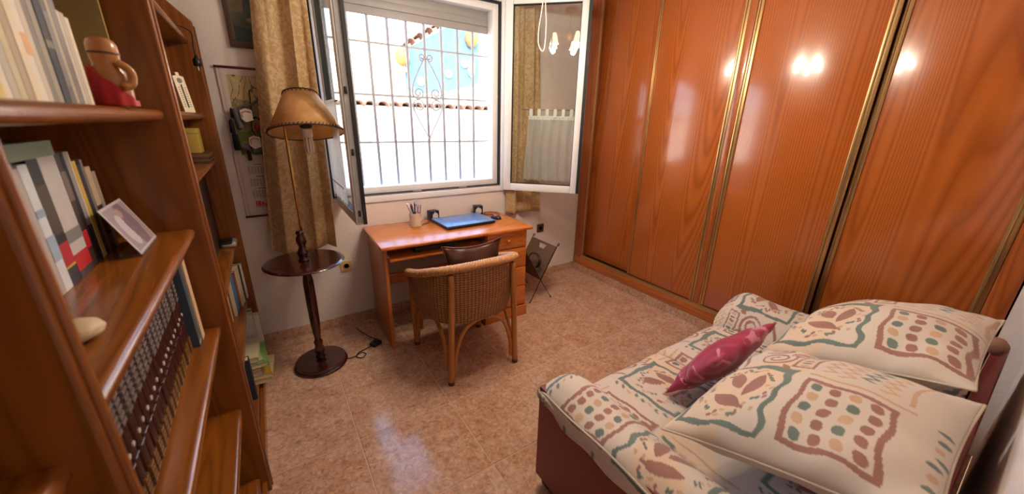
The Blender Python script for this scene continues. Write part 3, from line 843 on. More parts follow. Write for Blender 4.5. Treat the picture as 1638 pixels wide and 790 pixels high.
pic = thing('framed_picture', 'dark wood framed religious style painting on the wall above the calendar', 'picture', (-.052, YW - .022, 1.868))
FW, FH = .30, .40
DK = mat('dark_frame_wood', (74, 48, 34), .5, var=.2, bscale=30)
for lo, hi in (((0, 0, 0), (FW, .02, .032)), ((0, 0, FH - .032), (FW, .02, FH)), ((0, 0, .032), (.032, .02, FH - .032)), ((FW - .032, 0, .032), (FW, .02, FH - .032))):
    bx('frame_rail', DK, lo, hi, pic, .003)
p = print_panel('canvas', FW - .06, FH - .06, 90, 120, painting, pic, .6, .004, 0); p.location = (.03, .013, .03)
cal = thing('wall_calendar', 'paper wall calendar with landscape print and red rods hung by the curtain', 'calendar', (-.142, YW - .008, .908))
CW, CH = .34, .855
def calpage(u, v):
    img = np.zeros(u.shape + (3,)); img[:] = (206, 192, 186); n = noise2(u, v, 30, 5)
    e = (u > .035) & (u < .05); fill(img, e | ((u > .06) & (u < .066)), (196, 160, 154))
    ph = (u > .12) & (u < .88) & (v > .44) & (v < .955)
    fill(img, ph, (196, 176, 128)); fill(img, ph & (v < .80 + .03 * n), (150, 136, 96)); fill(img, ph & (v < .60 + .05 * n), (104, 116, 46)); fill(img, ph & (v < .60 + .05 * n) & (n > .2), (146, 146, 60))
    br = ph & (v > .78) & (np.abs(np.sin(u * 40 + 8 * n)) < .18); fill(img, br, (110, 84, 60))
    fl_ = ph & (v > .72) & (noise2(u, v, 160, 9) > .42); fill(img, fl_, (216, 186, 170))
    for r in range(3):
        for c in range(2):
            x0, y0 = .16 + c * .38, .36 - r * .085
            b = (u > x0) & (u < x0 + .33) & (v > y0 - .055) & (v < y0)
            g = b & (np.mod((u - x0) / .33 * 7, 1) < .6) & (np.mod((v - y0) / .055 * 6, 1) < .55)
            fill(img, g, (150, 140, 140))
            fill(img, (np.abs(u - x0 - .16) < .06) & (np.abs(v - y0 - .012) < .004), (110, 104, 120))
    fill(img, (u > .18) & (u < .42) & (v > .075) & (v < .11) & (np.abs(np.sin(u * 60)) > .3) & (v < .085 + .03 * np.abs(np.sin(u * 9))), (196, 60, 60))
    fill(img, (u > .18) & (u < .5) & (v > .066) & (v < .072), (200, 70, 70))
    fill(img, (u > .5) & (u < .85) & (v > .125) & (v < .15) & (np.mod(u * 22, 1) < .75), (204, 84, 80))
    fill(img, (u > .4) & (u < .9) & (v > .035) & (v < .045) & (np.mod(u * 30, 1) < .7), (204, 96, 92))
    return img
print_panel('page', CW, CH, 150, 330, calpage, cal, .6, .0015)
RODM = mat('dark_red_rod', (110, 30, 34), .4)
for z in (0, CH): MB().tube([(-.006, -.002, z), (CW + .006, -.002, z)], .0065, 10).build('rod', RODM, cal, smooth=True)
# hanging ornament in front of the calendar
orn = thing('hanging_ornament', 'hanging charm of grey felt tassels and white cards with a red bead', 'ornament', (-.018, YW - .03, 1.478)); orn.scale = (.66, .8, 1)
FELT = mat('grey_felt', (96, 90, 90), .9, bump=.6, bscale=120); BLK = mat('black_yarn', (16, 15, 17), .9)
CARD = mat('white_card', (214, 198, 186), .7); REDB = mat('red_bead', (150, 16, 24), .3)
MB().tube(smoothpath([(.02, .035, .17), (.02, .0, .15), (.01, 0, .08), (.0, 0, .02)], 8), .004, 8).build('cord', BLK, orn, smooth=True)
MB().tube(smoothpath([(-.13, 0, .055), (-.06, -.005, .075), (.02, -.005, .09), (.09, 0, .13)], 8), .007, 8).build('chain', FELT, orn, smooth=True)
for (px, pz, a, L, r, m_) in ((-.09, -.05, 80, .12, .03, FELT), (.0, .03, 10, .1, .03, FELT), (.05, -.15, -10, .1, .032, FELT), (-.05, -.155, 15, .08, .022, FELT)):
    ca, sa = math.cos(math.radians(a)), math.sin(math.radians(a))
    rings = [(.4, 0), (1, .12), (.8, .22), (1.05, .34), (.82, .45), (1.08, .58), (.85, .7), (1.0, .84), (.5, 1)]
    MB().lathe([(r * q, L * t_) for q, t_ in rings], 14, (px, -.01, pz), Matrix.Rotation(math.radians(a - 90), 3, 'Y')).build('felt_tassel', m_, orn, smooth=True)
for px, pz, s in ((-.155, -.02, 1), (-.145, -.10, 1.3), (-.135, .05, .7), (-.07, -.185, .8)):
    MB().lathe([(.003, .03 * s), (.016 * s, .018 * s), (.018 * s, -.005), (.021 * s, -.045 * s), (.012 * s, -.05 * s)], 10, (px, -.008, pz)).build('yarn_tassel', BLK, orn, smooth=True)
for px, pz in ((-.045, .035), (-.02, -.115)):
    MB().prism([(px - .03, pz + .022), (px + .01, pz + .034), (px + .055, pz + .026), (px + .055, pz - .03), (px, pz - .042), (px - .03, pz - .022)], -.046, -.043, 1).build('card', CARD, orn)
    MB().tube([(px - .018, -.048, pz - .016), (px - .02, -.048, pz + .01), (px + .012, -.048, pz + .02), (px + .046, -.048, pz + .013)], .003, 6).build('card_line', mat('red_line', (170, 70, 66), .6), orn)
MB().lathe([(.001, -.022), (.016, -.016), (.022, 0), (.016, .016), (.001, .022)], 14, (.03, -.022, -.035)).build('bead', REDB, orn, smooth=True)
MB().tube([(.03 + .042 * math.cos(a), -.03, -.035 + .055 * math.sin(a)) for a in [2 * PI * k / 24 for k in range(24)]], .005, 8, closed=True).build('ring', BLK, orn, smooth=True)

# curtains
DAM = damask_mat('beige_damask', (206, 168, 118), (224, 194, 148))
def curtain(name, label, fl, fr, ztop, zbot, y0, folds, amp, seed):
    n, rws = 110, 60
    s = np.linspace(0, 1, n); t = np.linspace(0, 1, rws)
    S, T = np.meshgrid(s, t)
    z = zbot + (ztop - zbot) * T + (1 - T) ** 6 * .012 * np.sin(S * 9 + seed)
    xl = np.interp(T, [0, 1], fl); xr = np.interp(T, [0, 1], fr)
    ph = S * folds * 2 * PI + .5 * np.sin(T * 2.4 + seed) + seed
    x = xl + (xr - xl) * (S + .018 * np.sin(2 * ph))
    y = y0 + amp * (.7 + .5 * (1 - T)) * np.sin(ph) + .012 * np.sin(S * 23 + T * 3)
    o = link(name, grid_mesh(name, x - x.mean(), y - y0, z - zbot), DAM, None, (float(x.mean()), y0, zbot))
    o.modifiers.new('t', 'SOLIDIFY').thickness = .002
    return tag(o, label, 'curtain')
curtain('curtain', 'gold beige damask curtain behind the floor lamp', (-.05, .105), (.325, .355), 2.50, .675, 2.660, 2.3, .028, .9)
curtain('curtain', 'gold beige damask curtain between window sash and wardrobe', (1.76, 1.80), (2.12, 2.06), 2.50, .715, 2.735, 2.1, .024, 2.4)
rod = thing('curtain_rod', 'brass curtain rod above the window', 'rod', (0, 2.70, 2.52))
MB().tube([(-.2, 0, 0), (2.35, 0, 0)], .012, 12).build('pole', BRASS, rod, smooth=True)
for x in (-.2, 2.35): MB().lathe([(.012, -.01), (.022, .005), (.026, .02), (.018, .036), (.001, .042)], 16, (x, 0, 0), Matrix.Rotation(PI / 2 * (1 if x > 0 else -1), 3, 'Y')).build('finial', BRASS, rod, smooth=True)
for x in (-.12, 2.27): MB().tube([(x, 0, 0), (x, .09, 0)], .008, 8).build('bracket', BRASS, rod)

# cafe curtains on the sashes
SHEER = sheer_mat('white_voile', (238, 236, 232), .72)
def cafe(label, hx, hy, ang, ysign, x0, x1, tabs, ztop=1.555, zbot=1.02):
    t = thing('cafe_curtain', label, 'curtain', (hx, hy, 0), ang)
    n, rws = 120, 50
    S, T = np.meshgrid(np.linspace(0, 1, n), np.linspace(0, 1, rws))
    fl = 1 - T
    xa = x0 - .05 * 0 + (0 if tabs else 0)
    X = (x0 + .035 * T * (1 if tabs else .2)) + (x1 - x0 - .035 * T) * S
    Y = ysign * (.040 + .008 * np.sin(S * 34 + 1.2 * np.sin(T * 3)) * (.5 + .6 * fl))
    Z = zbot + (ztop - zbot) * T + fl ** 8 * .012 * np.abs(np.sin(S * 26)) 
    link('voile', grid_mesh('voile', X, Y, Z), SHEER, t)
    me = MB()
    hem = zbot + .10
    for k in range(24):
        xx = x0 + .01 + (x1 - x0 - .02) * k / 23.5
        me.box((xx, ysign * .052 - .0012, hem), (xx + (x1 - x0) * .022, ysign * .052 + .0012, hem + .007))
    me.build('drawn_thread_hem', mat('hem_grey', (150, 140, 130), .8), t)
    hb = ysign * .032
    if tabs:
        for k in range(6):
            xx = x0 + .045 + (x1 - x0 - .07) * k / 5.2
            bx('tab', mat('white_cotton', (236, 232, 226), .8), (xx, hb - .006, ztop - .01), (xx + .026, hb + .010 if ysign > 0 else hb + .006, ztop + .055), t)
        bx('tab_band', MATS['white_cotton'], (x0 + .035, hb + (.004 if ysign > 0 else -.008), ztop - .028), (x1, hb + (.008 if ysign > 0 else -.004), ztop + .002), t)
    MB().tube([(x0 - .02, ysign * .034, ztop + (.05 if tabs else -.01)), (x1 + .02, ysign * .034, ztop + (.05 if tabs else -.01))], .004, 8).build('rod', GREYP, t, smooth=True)
    return t
cafe('white tab top cafe curtain on the sash by the wardrobe', 1.742, YW - .026, SAR, 1, .16, .575, True)
cafe('white lace cafe curtain on the sash behind the floor lamp', .405, YW - .026, math.radians(-90.5), -1, .12, .55, False, 1.60, 1.03)

# pull cord
t = thing('pull_cord', 'white looped pull cord hanging in front of the open sash', 'cord', (1.835, 2.40, 2.0))
dxy = Vector((.84, -.54, 0))
MB().tube(smoothpath([dxy * -.004 + Vector((0, 0, .6)), dxy * -.012 + Vector((0, 0, .33)), dxy * -.034 + Vector((0, 0, .15)), dxy * -.034 + Vector((0, 0, .05)), dxy * -.006 + Vector((0, 0, .0)), dxy * .012 + Vector((0, 0, .03)), dxy * .016 + Vector((0, 0, .18)), dxy * .004 + Vector((0, 0, .33)), dxy * .006 + Vector((0, 0, .6))], 10), .0042, 8).build('cord', mat('white_cord', (236, 232, 226), .7), t, smooth=True)
MB().lathe([(.02, .619), (.02, .605), (.012, .596), (.004, .594)], 14).build('ceiling_hook', WHITEP, t)

# wall sockets
def socket(label, x, z, rgb, dark):
    t = thing('wall_socket', label, 'socket', (x, YW, z))
    bx('plate', mat('socket_%d' % rgb[0], rgb, .4), (-.041, -.009, -.041), (.041, 0, .041), t, .004)
    MB().lathe([(.022, 0), (.022, .003), (.019, .003), (.018, -.004), (.001, -.004)], 20, (0, -.009, 0), Matrix.Rotation(PI / 2, 3, 'X')).build('well', mat('socket_%d' % rgb[0], rgb, .4), t)
    for s in (-1, 1): MB().tube([(s * .0085, -.008, 0), (s * .0085, -.0115, 0)], .0025, 8).build('pin_hole', BLACKP, t)
socket('cream wall socket beside the lamp table', .388, .472, (206, 178, 120), (150, 120, 74))
socket('dark brown wall socket near the wardrobe', 2.19, .515, (70, 54, 44), (34, 28, 26))

# ------------------------------------------------------------------ floor lamp with table
lp = thing('floor_lamp', 'mahogany floor lamp with round table and parchment shade', 'lamp', (.108, 2.35, 0))
MB().lathe([(.147, 0), (.154, .004), (.155, .012), (.151, .017), (.146, .019), (.146, .034), (.143, .037), (.02, .038), (.02, .05)], 48).build('base', MAHOG, lp, angle=28)
MB().lathe([(.024, .044), (.03, .055), (.02, .07), (.026, .09), (.031, .11), (.022, .14), (.027, .165), (.018, .18), (.02, .20), (.027, .30), (.03, .45), (.029, .58), (.022, .63), (.03, .645), (.022, .66), (.036, .69)], 28).build('column', MAHOG, lp, smooth=True)
MB().lathe([(.03, .690), (.19, .691), (.208, .695), (.214, .702), (.208, .709), (.19, .711), (.001, .711)], 56).build('table_top', MAHOG, lp, angle=45)
MB().lathe([(.032, .711), (.03, .722), (.022, .73), (.03, .75), (.033, .765), (.022, .785), (.018, .80), (.028, .825), (.026, .85), (.017, .868), (.024, .88), (.018, .892)], 24).build('upper_turning', MAHOG, lp, smooth=True)
pole = smoothpath([(.01, 0, .89), (.01, 0, 1.2), (.012, 0, 1.45), (.02, 0, 1.56), (.055, 0, 1.60), (.092, 0, 1.585), (.108, 0, 1.55), (.112, 0, 1.52)], 8)
MB().tube(pole, .0068, 10).build('pole', BRASS, lp, smooth=True)
SHC = Vector((.112, 0, 0))
MB().lathe([(.013, 1.53), (.02, 1.52), (.021, 1.468), (.031, 1.464), (.029, 1.452), (.013, 1.45)], 16, SHC).build('bulb_holder', BLACKP, lp, angle=40)
bu = MB().lathe([(.010, 1.452), (.027, 1.446), (.028, 1.408), (.020, 1.400), (.001, 1.398)], 18, SHC).build('bulb', mat('bulb_white', (226, 208, 190), .3), lp, angle=50)
for k in range(3):
    a = k * 2 * PI / 3 + .4
    ox, oy = .016 * math.cos(a), .016 * math.sin(a); tx, ty = -.0065 * math.sin(a), .0065 * math.cos(a)
    MB().tube(smoothpath([SHC + Vector((ox + tx, oy + ty, 1.405)), SHC + Vector((ox + tx, oy + ty, 1.335)), SHC + Vector((ox, oy, 1.322)), SHC + Vector((ox - tx, oy - ty, 1.335)), SHC + Vector((ox - tx, oy - ty, 1.405))], 6), .007, 8).build('bulb_tube', mat('bulb_glass', (236, 214, 198), .2), bu, smooth=True)
# shade: parchment cone, slightly tilted
m, n, l, p = new_mat('parchment')
tc = n.new('ShaderNodeTexCoord'); nz = n.new('ShaderNodeTexNoise'); nz.inputs['Scale'].default_value = 14; nz.inputs['Detail'].default_value = 4
l.new(tc.outputs['Object'], nz.inputs['Vector'])
rp = n.new('ShaderNodeValToRGB'); rp.color_ramp.elements[0].position = .35; rp.color_ramp.elements[0].color = (*lin((216, 166, 100)), 1); rp.color_ramp.elements[1].position = .7; rp.color_ramp.elements[1].color = (*lin((238, 196, 134)), 1)
l.new(nz.outputs['Fac'], rp.inputs['Fac']); l.new(rp.outputs['Color'], p.inputs['Base Color']); p.inputs['Roughness'].default_value = .5
tl = n.new('ShaderNodeBsdfTranslucent'); l.new(rp.outputs['Color'], tl.inputs[0])
mx = n.new('ShaderNodeMixShader'); mx.inputs[0].default_value = .45
l.new(p.outputs[0], mx.inputs[1]); l.new(tl.outputs[0], mx.inputs[2]); l.new(mx.outputs[0], n['Material Output'].inputs[0])
R0, R1, Z0, Z1_ = .183, .078, 1.425, 1.632
TILT = Matrix.Translation(SHC + Vector((0, 0, 1.47))) @ Matrix.Rotation(math.radians(-15), 4, 'X') @ Matrix.Translation(-(SHC + Vector((0, 0, 1.47))))
sd = MB().lathe([(R0, Z0), (R0 * .5 + R1 * .5, (Z0 + Z1_) / 2), (R1, Z1_)], 56, SHC, cap=False).build('shade', m, lp, smooth=True)
sd.modifiers.new('t', 'SOLIDIFY').thickness = .0016
sd.matrix_local = TILT
STI = mat('brown_lacing', (52, 32, 22), .7)
for R_, z in ((R0, Z0), (R1, Z1_)):
    MB().tube([SHC + Vector((R_ * math.cos(a), R_ * math.sin(a), z)) for a in [2 * PI * k / 64 for k in range(64)]], .0032, 6, closed=True).build('rim_wire', STI, sd, smooth=True)
    lc = MB(); N = 60 if R_ > .1 else 26
    for k in range(N):
        a, b = 2 * PI * k / N, 2 * PI * (k + .55) / N
        s = 1 if z == Z0 else -1
        dr_ = (R0 - R1) / (Z1_ - Z0) * .012
        lc.tube([SHC + Vector(((R_ + .003) * math.cos(a), (R_ + .003) * math.sin(a), z - s * .003)), SHC + Vector(((R_ - s * dr_ + .0035) * math.cos(b), (R_ - s * dr_ + .0035) * math.sin(b), z + s * .012))], .0022, 5)
    lc.build('lacing', STI, sd)
MB().tube([SHC + Vector((0, 0, 1.535)), SHC + Vector((R1 - .002, 0, Z1_ - .012))], .002, 6).tube([SHC + Vector((0, 0, 1.535)), SHC + Vector((-R1 + .002, 0, Z1_ - .012))], .002, 6).build('spider', BRASS, sd)
t = thing('floor_cable', 'thin black lamp cable looping over the floor tiles', 'cable', (.26, 2.30, .004))
MB().tube(smoothpath([(-.01, 0, .006), (.04, .01, 0), (.09, .03, 0), (.11, .0, .002), (.08, -.03, 0), (.05, -.005, .004), (.07, .03, .008), (.12, .06, 0), (.17, .075, .006)], 10), .0032, 8).build('wire', BLACKP, t, smooth=True)
t = thing('plug_adapter', 'black plug adapter lying on the floor beside the desk leg', 'plug', (.455, 2.385, 0), .5)
MB().box((-.035, -.028, 0), (.035, .028, .022), .007, 3).build('block', BLACKP, t, smooth=True)
MB().lathe([(.018, .02), (.018, .034), (.012, .042), (.001, .043)], 14, (.005, 0, 0)).build('plug', BLACKP, t, angle=40)
MB().tube(smoothpath([(.034, 0, .01), (.05, .03, .005), (.045, .12, .006), (.03, .24, .05)], 8), .003, 8).build('lead', BLACKP, t, smooth=True)

# ------------------------------------------------------------------ desk
RD = math.radians(-2.0)
dk = thing('desk', 'orange pine desk with keyboard tray and drawer pedestal under the window', 'desk', (1.085, 2.475, 0), RD)
DW, DD, DH = .565, .285, .755
MB().box((-DW, -DD, DH - .024), (DW, DD, DH), .009, 3).build('desk_top', PINE, dk, angle=35)
bx('side_panel', PINE_Z, (-.54, -.235, 0), (-.518, .265, DH - .024), dk, .003)
bx('modesty_rail', PINE, (-.518, .10, .34), (.18, .118, .42), dk, .002)
bx('tray', PINE, (-.51, -.262, .645), (.172, .12, .661), dk, .004)
for x in (-.516, .168): bx('tray_runner', GREYP, (x, -.22, .661), (x + .012, .12, .676), dk)
bx('pedestal_side', PINE_Z, (.18, -.235, .09), (.198, .265, DH - .024), dk, .002)
bx('pedestal_side', PINE_Z, (.512, -.235, .09), (.53, .265, DH - .024), dk, .002)
bx('pedestal_back', PINE_Z, (.198, .247, .09), (.512, .265, DH - .024), dk)
bx('pedestal_base', PINE, (.165, -.262, 0), (.545, .275, .09), dk, .006)
zs = [.100, .268, .432, .592, .728]
for a, b in zip(zs[:-1], zs[1:]):
    d = bx('drawer', PINE, (.186, -.256, a + .003), (.526, -.236, b - .003), dk, .004)
    MB().lathe([(.006, 0), (.007, .008), (.014, .016), (.015, .022), (.009, .029), (.001, .03)], 16, (.356, -.256, (a + b) / 2), Matrix.Rotation(PI / 2, 3, 'X')).build('knob', PINE, d, smooth=True)
def on_desk(x, y):         # world position on the desk top
    return (x, y, DH)
# things on the tray
c, s = math.cos(RD), math.sin(RD)
def dloc(x, y, z): return (1.085 + c * x - s * y, 2.475 + s * x + c * y, z)
t = thing('document_scanner', 'dark grey document scanner on the keyboard tray', 'scanner', dloc(-.16, -.05, .6625), RD)
bx('body', mat('charcoal_plastic', (52, 52, 50), .5), (-.17, -.15, 0), (.12, .13, .035), t, .006)
bx('lid', mat('grey_green_plastic', (92, 92, 84), .4), (-.165, -.145, .035), (.115, .125, .045), t, .004)
t = thing('keyboard', 'black computer keyboard on the desk tray', 'keyboard', dloc(.07, -.06, .6625), RD)
bx('base', BLACKP, (-.10, -.07, 0), (.09, .07, .014), t, .004)
for r in range(4):
    for k in range(8): bx('key', mat('key_grey', (60, 62, 64), .5), (-.094 + k * .0225, -.062 + r * .03, .014), (-.094 + k * .0225 + .019, -.062 + r * .03 + .025, .02), t)

# laptop
lt = thing('laptop', 'closed blue laptop lying on the desk', 'laptop', on_desk(1.225, 2.525), math.radians(1.5))
bx('base', BLACKP, (-.205, -.145, .004), (.205, .145, .020), lt, .006)
bx('lid', mat('blue_metallic_lid', (92, 134, 190), .34, .2, coat=.3), (-.205, -.147, .020), (.205, .145, .028), lt, .003)
for x in (-.17, .17):
    for y in (-.12, .12): bx('foot', BLACKR, (x - .015, y - .01, 0), (x + .015, y + .01, .004), lt)
MB().box((.095, -.03, .0278), (.155, -.021, .0285), 0).build('badge', mat('silver_badge', (150, 180, 214), .3, .6), lt)
# speakers
for k, (x, y, yaw, lab) in enumerate(((1.055, 2.715, 12, 'small black cube speaker beside the pen cup'), (1.452, 2.712, -14, 'small black cube speaker behind the laptop corner'))):
    t = thing('speaker', lab, 'speaker', on_desk(x, y), math.radians(yaw), 'desk speakers')
    bx('cabinet', BLACKP, (-.038, -.03, 0), (.038, .035, .078), t, .006)
    MB().lathe([(.001, .004), (.011, .006), (.022, .001), (.025, .003), (.027, 0)], 24, (.0, -.030, .036), Matrix.Rotation(PI / 2, 3, 'X')).build('cone', mat('speaker_cone', (206, 200, 194), .35), t, smooth=True)
    MB().lathe([(.001, .002), (.004, .002), (.004, 0)], 10, (-.004, -.030, .067), Matrix.Rotation(PI / 2, 3, 'X')).build('logo', mat('speaker_cone', (206, 200, 194), .35), t)
# pen cup
cp = thing('pen_cup', 'cream ceramic cup holding pens on the desk', 'cup', on_desk(.868, 2.60))
MB().lathe([(.036, 0), (.040, .004), (.041, .10), (.0385, .102), (.037, .1), (.036, .008), (.001, .008)], 32).build('cup_body', mat('cream_ceramic', (214, 194, 176), .35), cp, angle=40)
MB().tube(smoothpath([(.040, .008, .085), (.056, .012, .08), (.058, .012, .05), (.04, .008, .025)], 6), .005, 8).build('handle', mat('cream_ceramic', (214, 194, 176), .35), cp, smooth=True)
PENS = [((.014, .006), (-.062, -.026, .185), .008, (226, 226, 236), 'white correction roller leaning out of the pen cup'), ((.004, .018), (-.042, .026, .175), .0042, (206, 206, 222), 'pale lilac pen in the pen cup'),
        ((-.004, -.018), (-.030, -.036, .17), .0045, (40, 40, 70), 'navy pen in the pen cup'), ((-.006, .026), (-.012, .036, .165), .004, (30, 30, 34), 'black pen in the pen cup'),
        ((.008, -.022), (.004, -.034, .155), .004, (190, 180, 184), 'grey pencil in the pen cup'), ((.018, -.010), (.018, -.016, .15), .006, (120, 96, 170), 'purple marker in the pen cup'),
        ((-.016, .004), (-.024, .012, .16), .0038, (120, 40, 36), 'dark red pencil in the pen cup'), ((.022, -.022), (.040, -.026, .165), .0036, (150, 100, 60), 'brown wooden pencil in the pen cup'), ((.006, .028), (.016, .034, .18), .0048, (40, 36, 40), 'black marker with grey cap in the pen cup')]
for (bx0, by0), tip, r, col, lab in PENS:
    t = thing('pen', lab, 'pen', (.868, 2.60, DH + .0), group='pens in the cup')
    a, b = Vector((bx0, by0, .0125)), Vector(tip)
    d = (b - a)
    MB().tube([a, a + d * .78], r, 8).build('barrel', mat('pen_%d_%d' % (col[0], col[2]), col, .35), t, smooth=False)
    MB().tube([a + d * .78, a + d * .8, a + d * .97, b], [r * 1.12, r * 1.15, r * 1.05, r * .5], 8).build('cap', mat('pen_cap_%d_%d' % (col[0], col[2]), tuple(min(255, x + 18) for x in col), .3), t)
t = thing('scissors', 'scissors with clear handle loops standing in the pen cup', 'scissors', (.868, 2.60, DH))
for k, (x, z) in enumerate(((.022, .178), (.038, .172))):
    MB().tube([(x + .011 * math.cos(a), .02, z + .018 * math.sin(a)) for a in [2 * PI * q / 20 for q in range(20)]], .003, 6, closed=True).build('handle_loop', mat('grey_white_plastic', (206, 204, 206), .3), t, smooth=True)
    MB().tube([(x, .02, z - .018), (.026 - .006 * k, .012, .02)], [.004, .002], 6).build('blade', GREYP, t)
# mouse
ms = thing('mouse', 'black computer mouse with a red top beside the laptop', 'mouse', on_desk(1.512, 2.51), .35)
def half_ellipsoid(a, b, h, x0=0, t0=0.):
    U, V = np.meshgrid(np.linspace(0, 2 * PI, 29)[:-1], np.linspace(t0, PI / 2 - .02, 8))
    return grid_mesh('shell', a * np.cos(V) * np.cos(U) + x0, b * np.cos(V) * np.sin(U), h * np.sin(V), close_u=True)
link('shell', half_ellipsoid(.030, .05, .033), BLACKP, ms)
link('top_cover', half_ellipsoid(.027, .036, .036, 0, .75), mat('red_pink_gloss', (176, 60, 76), .3), ms)
MB().tube([(-.003, .03, .026), (.003, .03, .026)], .006, 10).build('wheel', GREYP, ms)
# cables on the desk
for lab, pts in (('black speaker cable running between the two desk speakers', [(1.095, 2.725), (1.15, 2.745), (1.22, 2.72), (1.30, 2.735), (1.36, 2.745), (1.41, 2.728)]),
                 ('black mouse cable looping at the desk back corner', [(1.52, 2.565), (1.55, 2.62), (1.50, 2.68), (1.53, 2.735), (1.60, 2.72), (1.62, 2.64), (1.60, 2.60)]),
                 ('black power cable curving past the pen cup', [(.918, 2.60), (.95, 2.63), (.985, 2.64), (1.01, 2.70)])):
    t = thing('desk_cable', lab, 'cable', on_desk(pts[0][0], pts[0][1]))
    MB().tube(smoothpath([(x - pts[0][0], y - pts[0][1], .003) for x, y in pts], 8), .0026, 7).build('wire', BLACKP, t, smooth=True)

# ------------------------------------------------------------------ magazine rack
rk = thing('magazine_rack', 'brown V shaped magazine rack on wire legs beside the desk', 'magazine rack', (1.875, 2.50, 0))
RKM = mat('brown_board', (104, 80, 58), .6, var=.15, bscale=30)
def rack_panel(sx):
    # slanting panel with a handle cut-out, built from plates round the hole; u along y, v up the slope
    m = MB(); bot, top = Vector((0, 0, .19)), Vector((sx * .165, 0, .47))
    nrm = (top - bot).cross(Vector((0, 1, 0))).normalized() * .004
    def q(u0, u1, v0, v1, w0=None, w1=None):
        w0 = u0 if w0 is None else w0; w1 = u1 if w1 is None else w1
        P = [bot.lerp(top, v0) + Vector((0, u0, 0)), bot.lerp(top, v0) + Vector((0, u1, 0)), bot.lerp(top, v1) + Vector((0, w1, 0)), bot.lerp(top, v1) + Vector((0, w0, 0))]
        m.add([p + nrm for p in P] + [p - nrm for p in P], [(0, 1, 2, 3), (7, 6, 5, 4), (0, 4, 5, 1), (1, 5, 6, 2), (2, 6, 7, 3), (3, 7, 4, 0)])
    y0, y1, h0, h1 = -.15, .20, -.03, .08
    q(y0, y1, 0, .80); q(y0, h0 + .02, .80, .93, y0, h0); q(h1 - .02, y1, .80, .93, h1, y1); q(y0, y1, .93, 1)
    return m
for s_ in (-1, 1): rack_panel(s_).build('side_board', RKM, rk)
WIR = mat('black_wire', (40, 38, 38), .4, .6)
for y in (-.155, .205):
    for s_ in (-1, 1):
        a = 2 * PI
        pts = [(-s_ * .115, y - .01, .004), (0, y, .188), (s_ * .17, y, .478)]
        pts += [(s_ * (.18 + .012 * math.sin(k)), y, .488 + .012 * math.cos(k)) for k in (0, 1, 2, 3, 4, 5)]
        MB().tube([Vector(p) for p in pts], .0032, 8).build('wire_leg', WIR, rk, smooth=True)
        MB().lathe([(.001, 0), (.006, .001), (.007, .006), (.004, .012), (.001, .013)], 10, (-s_ * .115, y - .01, 0)).build('foot', BLACKR, rk, smooth=True)
t = thing('coiled_cable', 'coiled black cable lying inside the magazine rack', 'cable', (1.875, 2.45, .27))
for k in range(4):
    MB().tube([(.012 * math.sin(a) + .003 * k - .005, (.075 + .004 * k) * math.cos(a), .06 * math.sin(a) + .075) for a in [2 * PI * q / 28 for q in range(28)]], .005, 7, closed=True).build('loop', BLACKP, t, smooth=True)

# ------------------------------------------------------------------ wicker chair
ch = thing('wicker_chair', 'honey coloured wicker armchair with braided rim drawn up to the desk', 'chair', (.945, 1.97, 0))
CANE = mat('honey_cane', (184, 118, 56), .4, var=.2, bscale=25, coat=.2)
BRAID = mat('braid_cane', (196, 142, 92), .45, var=.25, bscale=90)
WICK = wicker_mat()
rim = smoothpath([(-.255, .265, .50), (-.27, .255, .555), (-.292, .16, .60), (-.305, .02, .645), (-.29, -.12, .695), (-.225, -.235, .735), (-.11, -.285, .752), (0, -.298, .758), (.11, -.285, .752), (.225, -.235, .735), (.29, -.12, .695), (.305, .02, .645), (.292, .16, .60), (.27, .255, .555), (.255, .265, .50)], 12)
# braid: three strands winding round the rim
def braid(path, R_, r, turns, k0, flat=1.):
    N = len(path); out = []
    for i, p in enumerate(path):
        tng = (path[min(i + 1, N - 1)] - path[max(i - 1, 0)]).normalized()
        u = tng.cross(Vector((0, 0, 1))).normalized(); w = u.cross(tng)
        a = 2 * PI * (i / N * turns) + k0
        out.append(p + u * math.cos(a) * R_ * flat + w * math.sin(a) * R_ * .8)
    return out
fine = []
for a, b in zip(rim[:-1], rim[1:]): fine += [a, a.lerp(b, .5)]
fine.append(rim[-1])
for k in range(4):
    MB().tube(braid(fine, .017, .009, 26, k * PI / 2, 1.1), .0112, 6).build('braided_rim', BRAID, ch, smooth=True)
# woven shell from the rim down to the seat
S, T = np.meshgrid(np.linspace(0, 1, 120), np.linspace(0, 1, 24))
rp_ = np.array([list(p) for p in smoothpath(rim[14:-14], 1)])
ri = np.linspace(0, len(rp_) - 1, 120)
RX, RY, RZ = [np.interp(ri, np.arange(len(rp_)), rp_[:, k]) for k in range(3)]
ang = np.linspace(0, 1, 120)
bxs = RX * .93; bys = RY * .93 + .012; bzs = np.full(120, .39)
sag = np.sin(np.linspace(0, 1, 24) * PI)[:, None] * .012
X = bxs[None] * (1 - T) + RX[None] * T * .985; Y = bys[None] * (1 - T) + RY[None] * T * .985
nrm = np.sqrt(X ** 2 + Y ** 2); X = X * (1 + sag / nrm); Y = Y * (1 + sag / nrm)
Z = bzs[None] * (1 - T) + (RZ[None] - .012) * T
arc = np.concatenate([[0], np.cumsum(np.sqrt(np.diff(RX) ** 2 + np.diff(RY) ** 2))])
shell = link('woven_back', grid_mesh('woven_back', X, Y, Z, uv=(np.broadcast_to(arc, X.shape) * 1., Z * 1.)), WICK, ch)
shell.modifiers.new('t', 'SOLIDIFY').thickness = .008
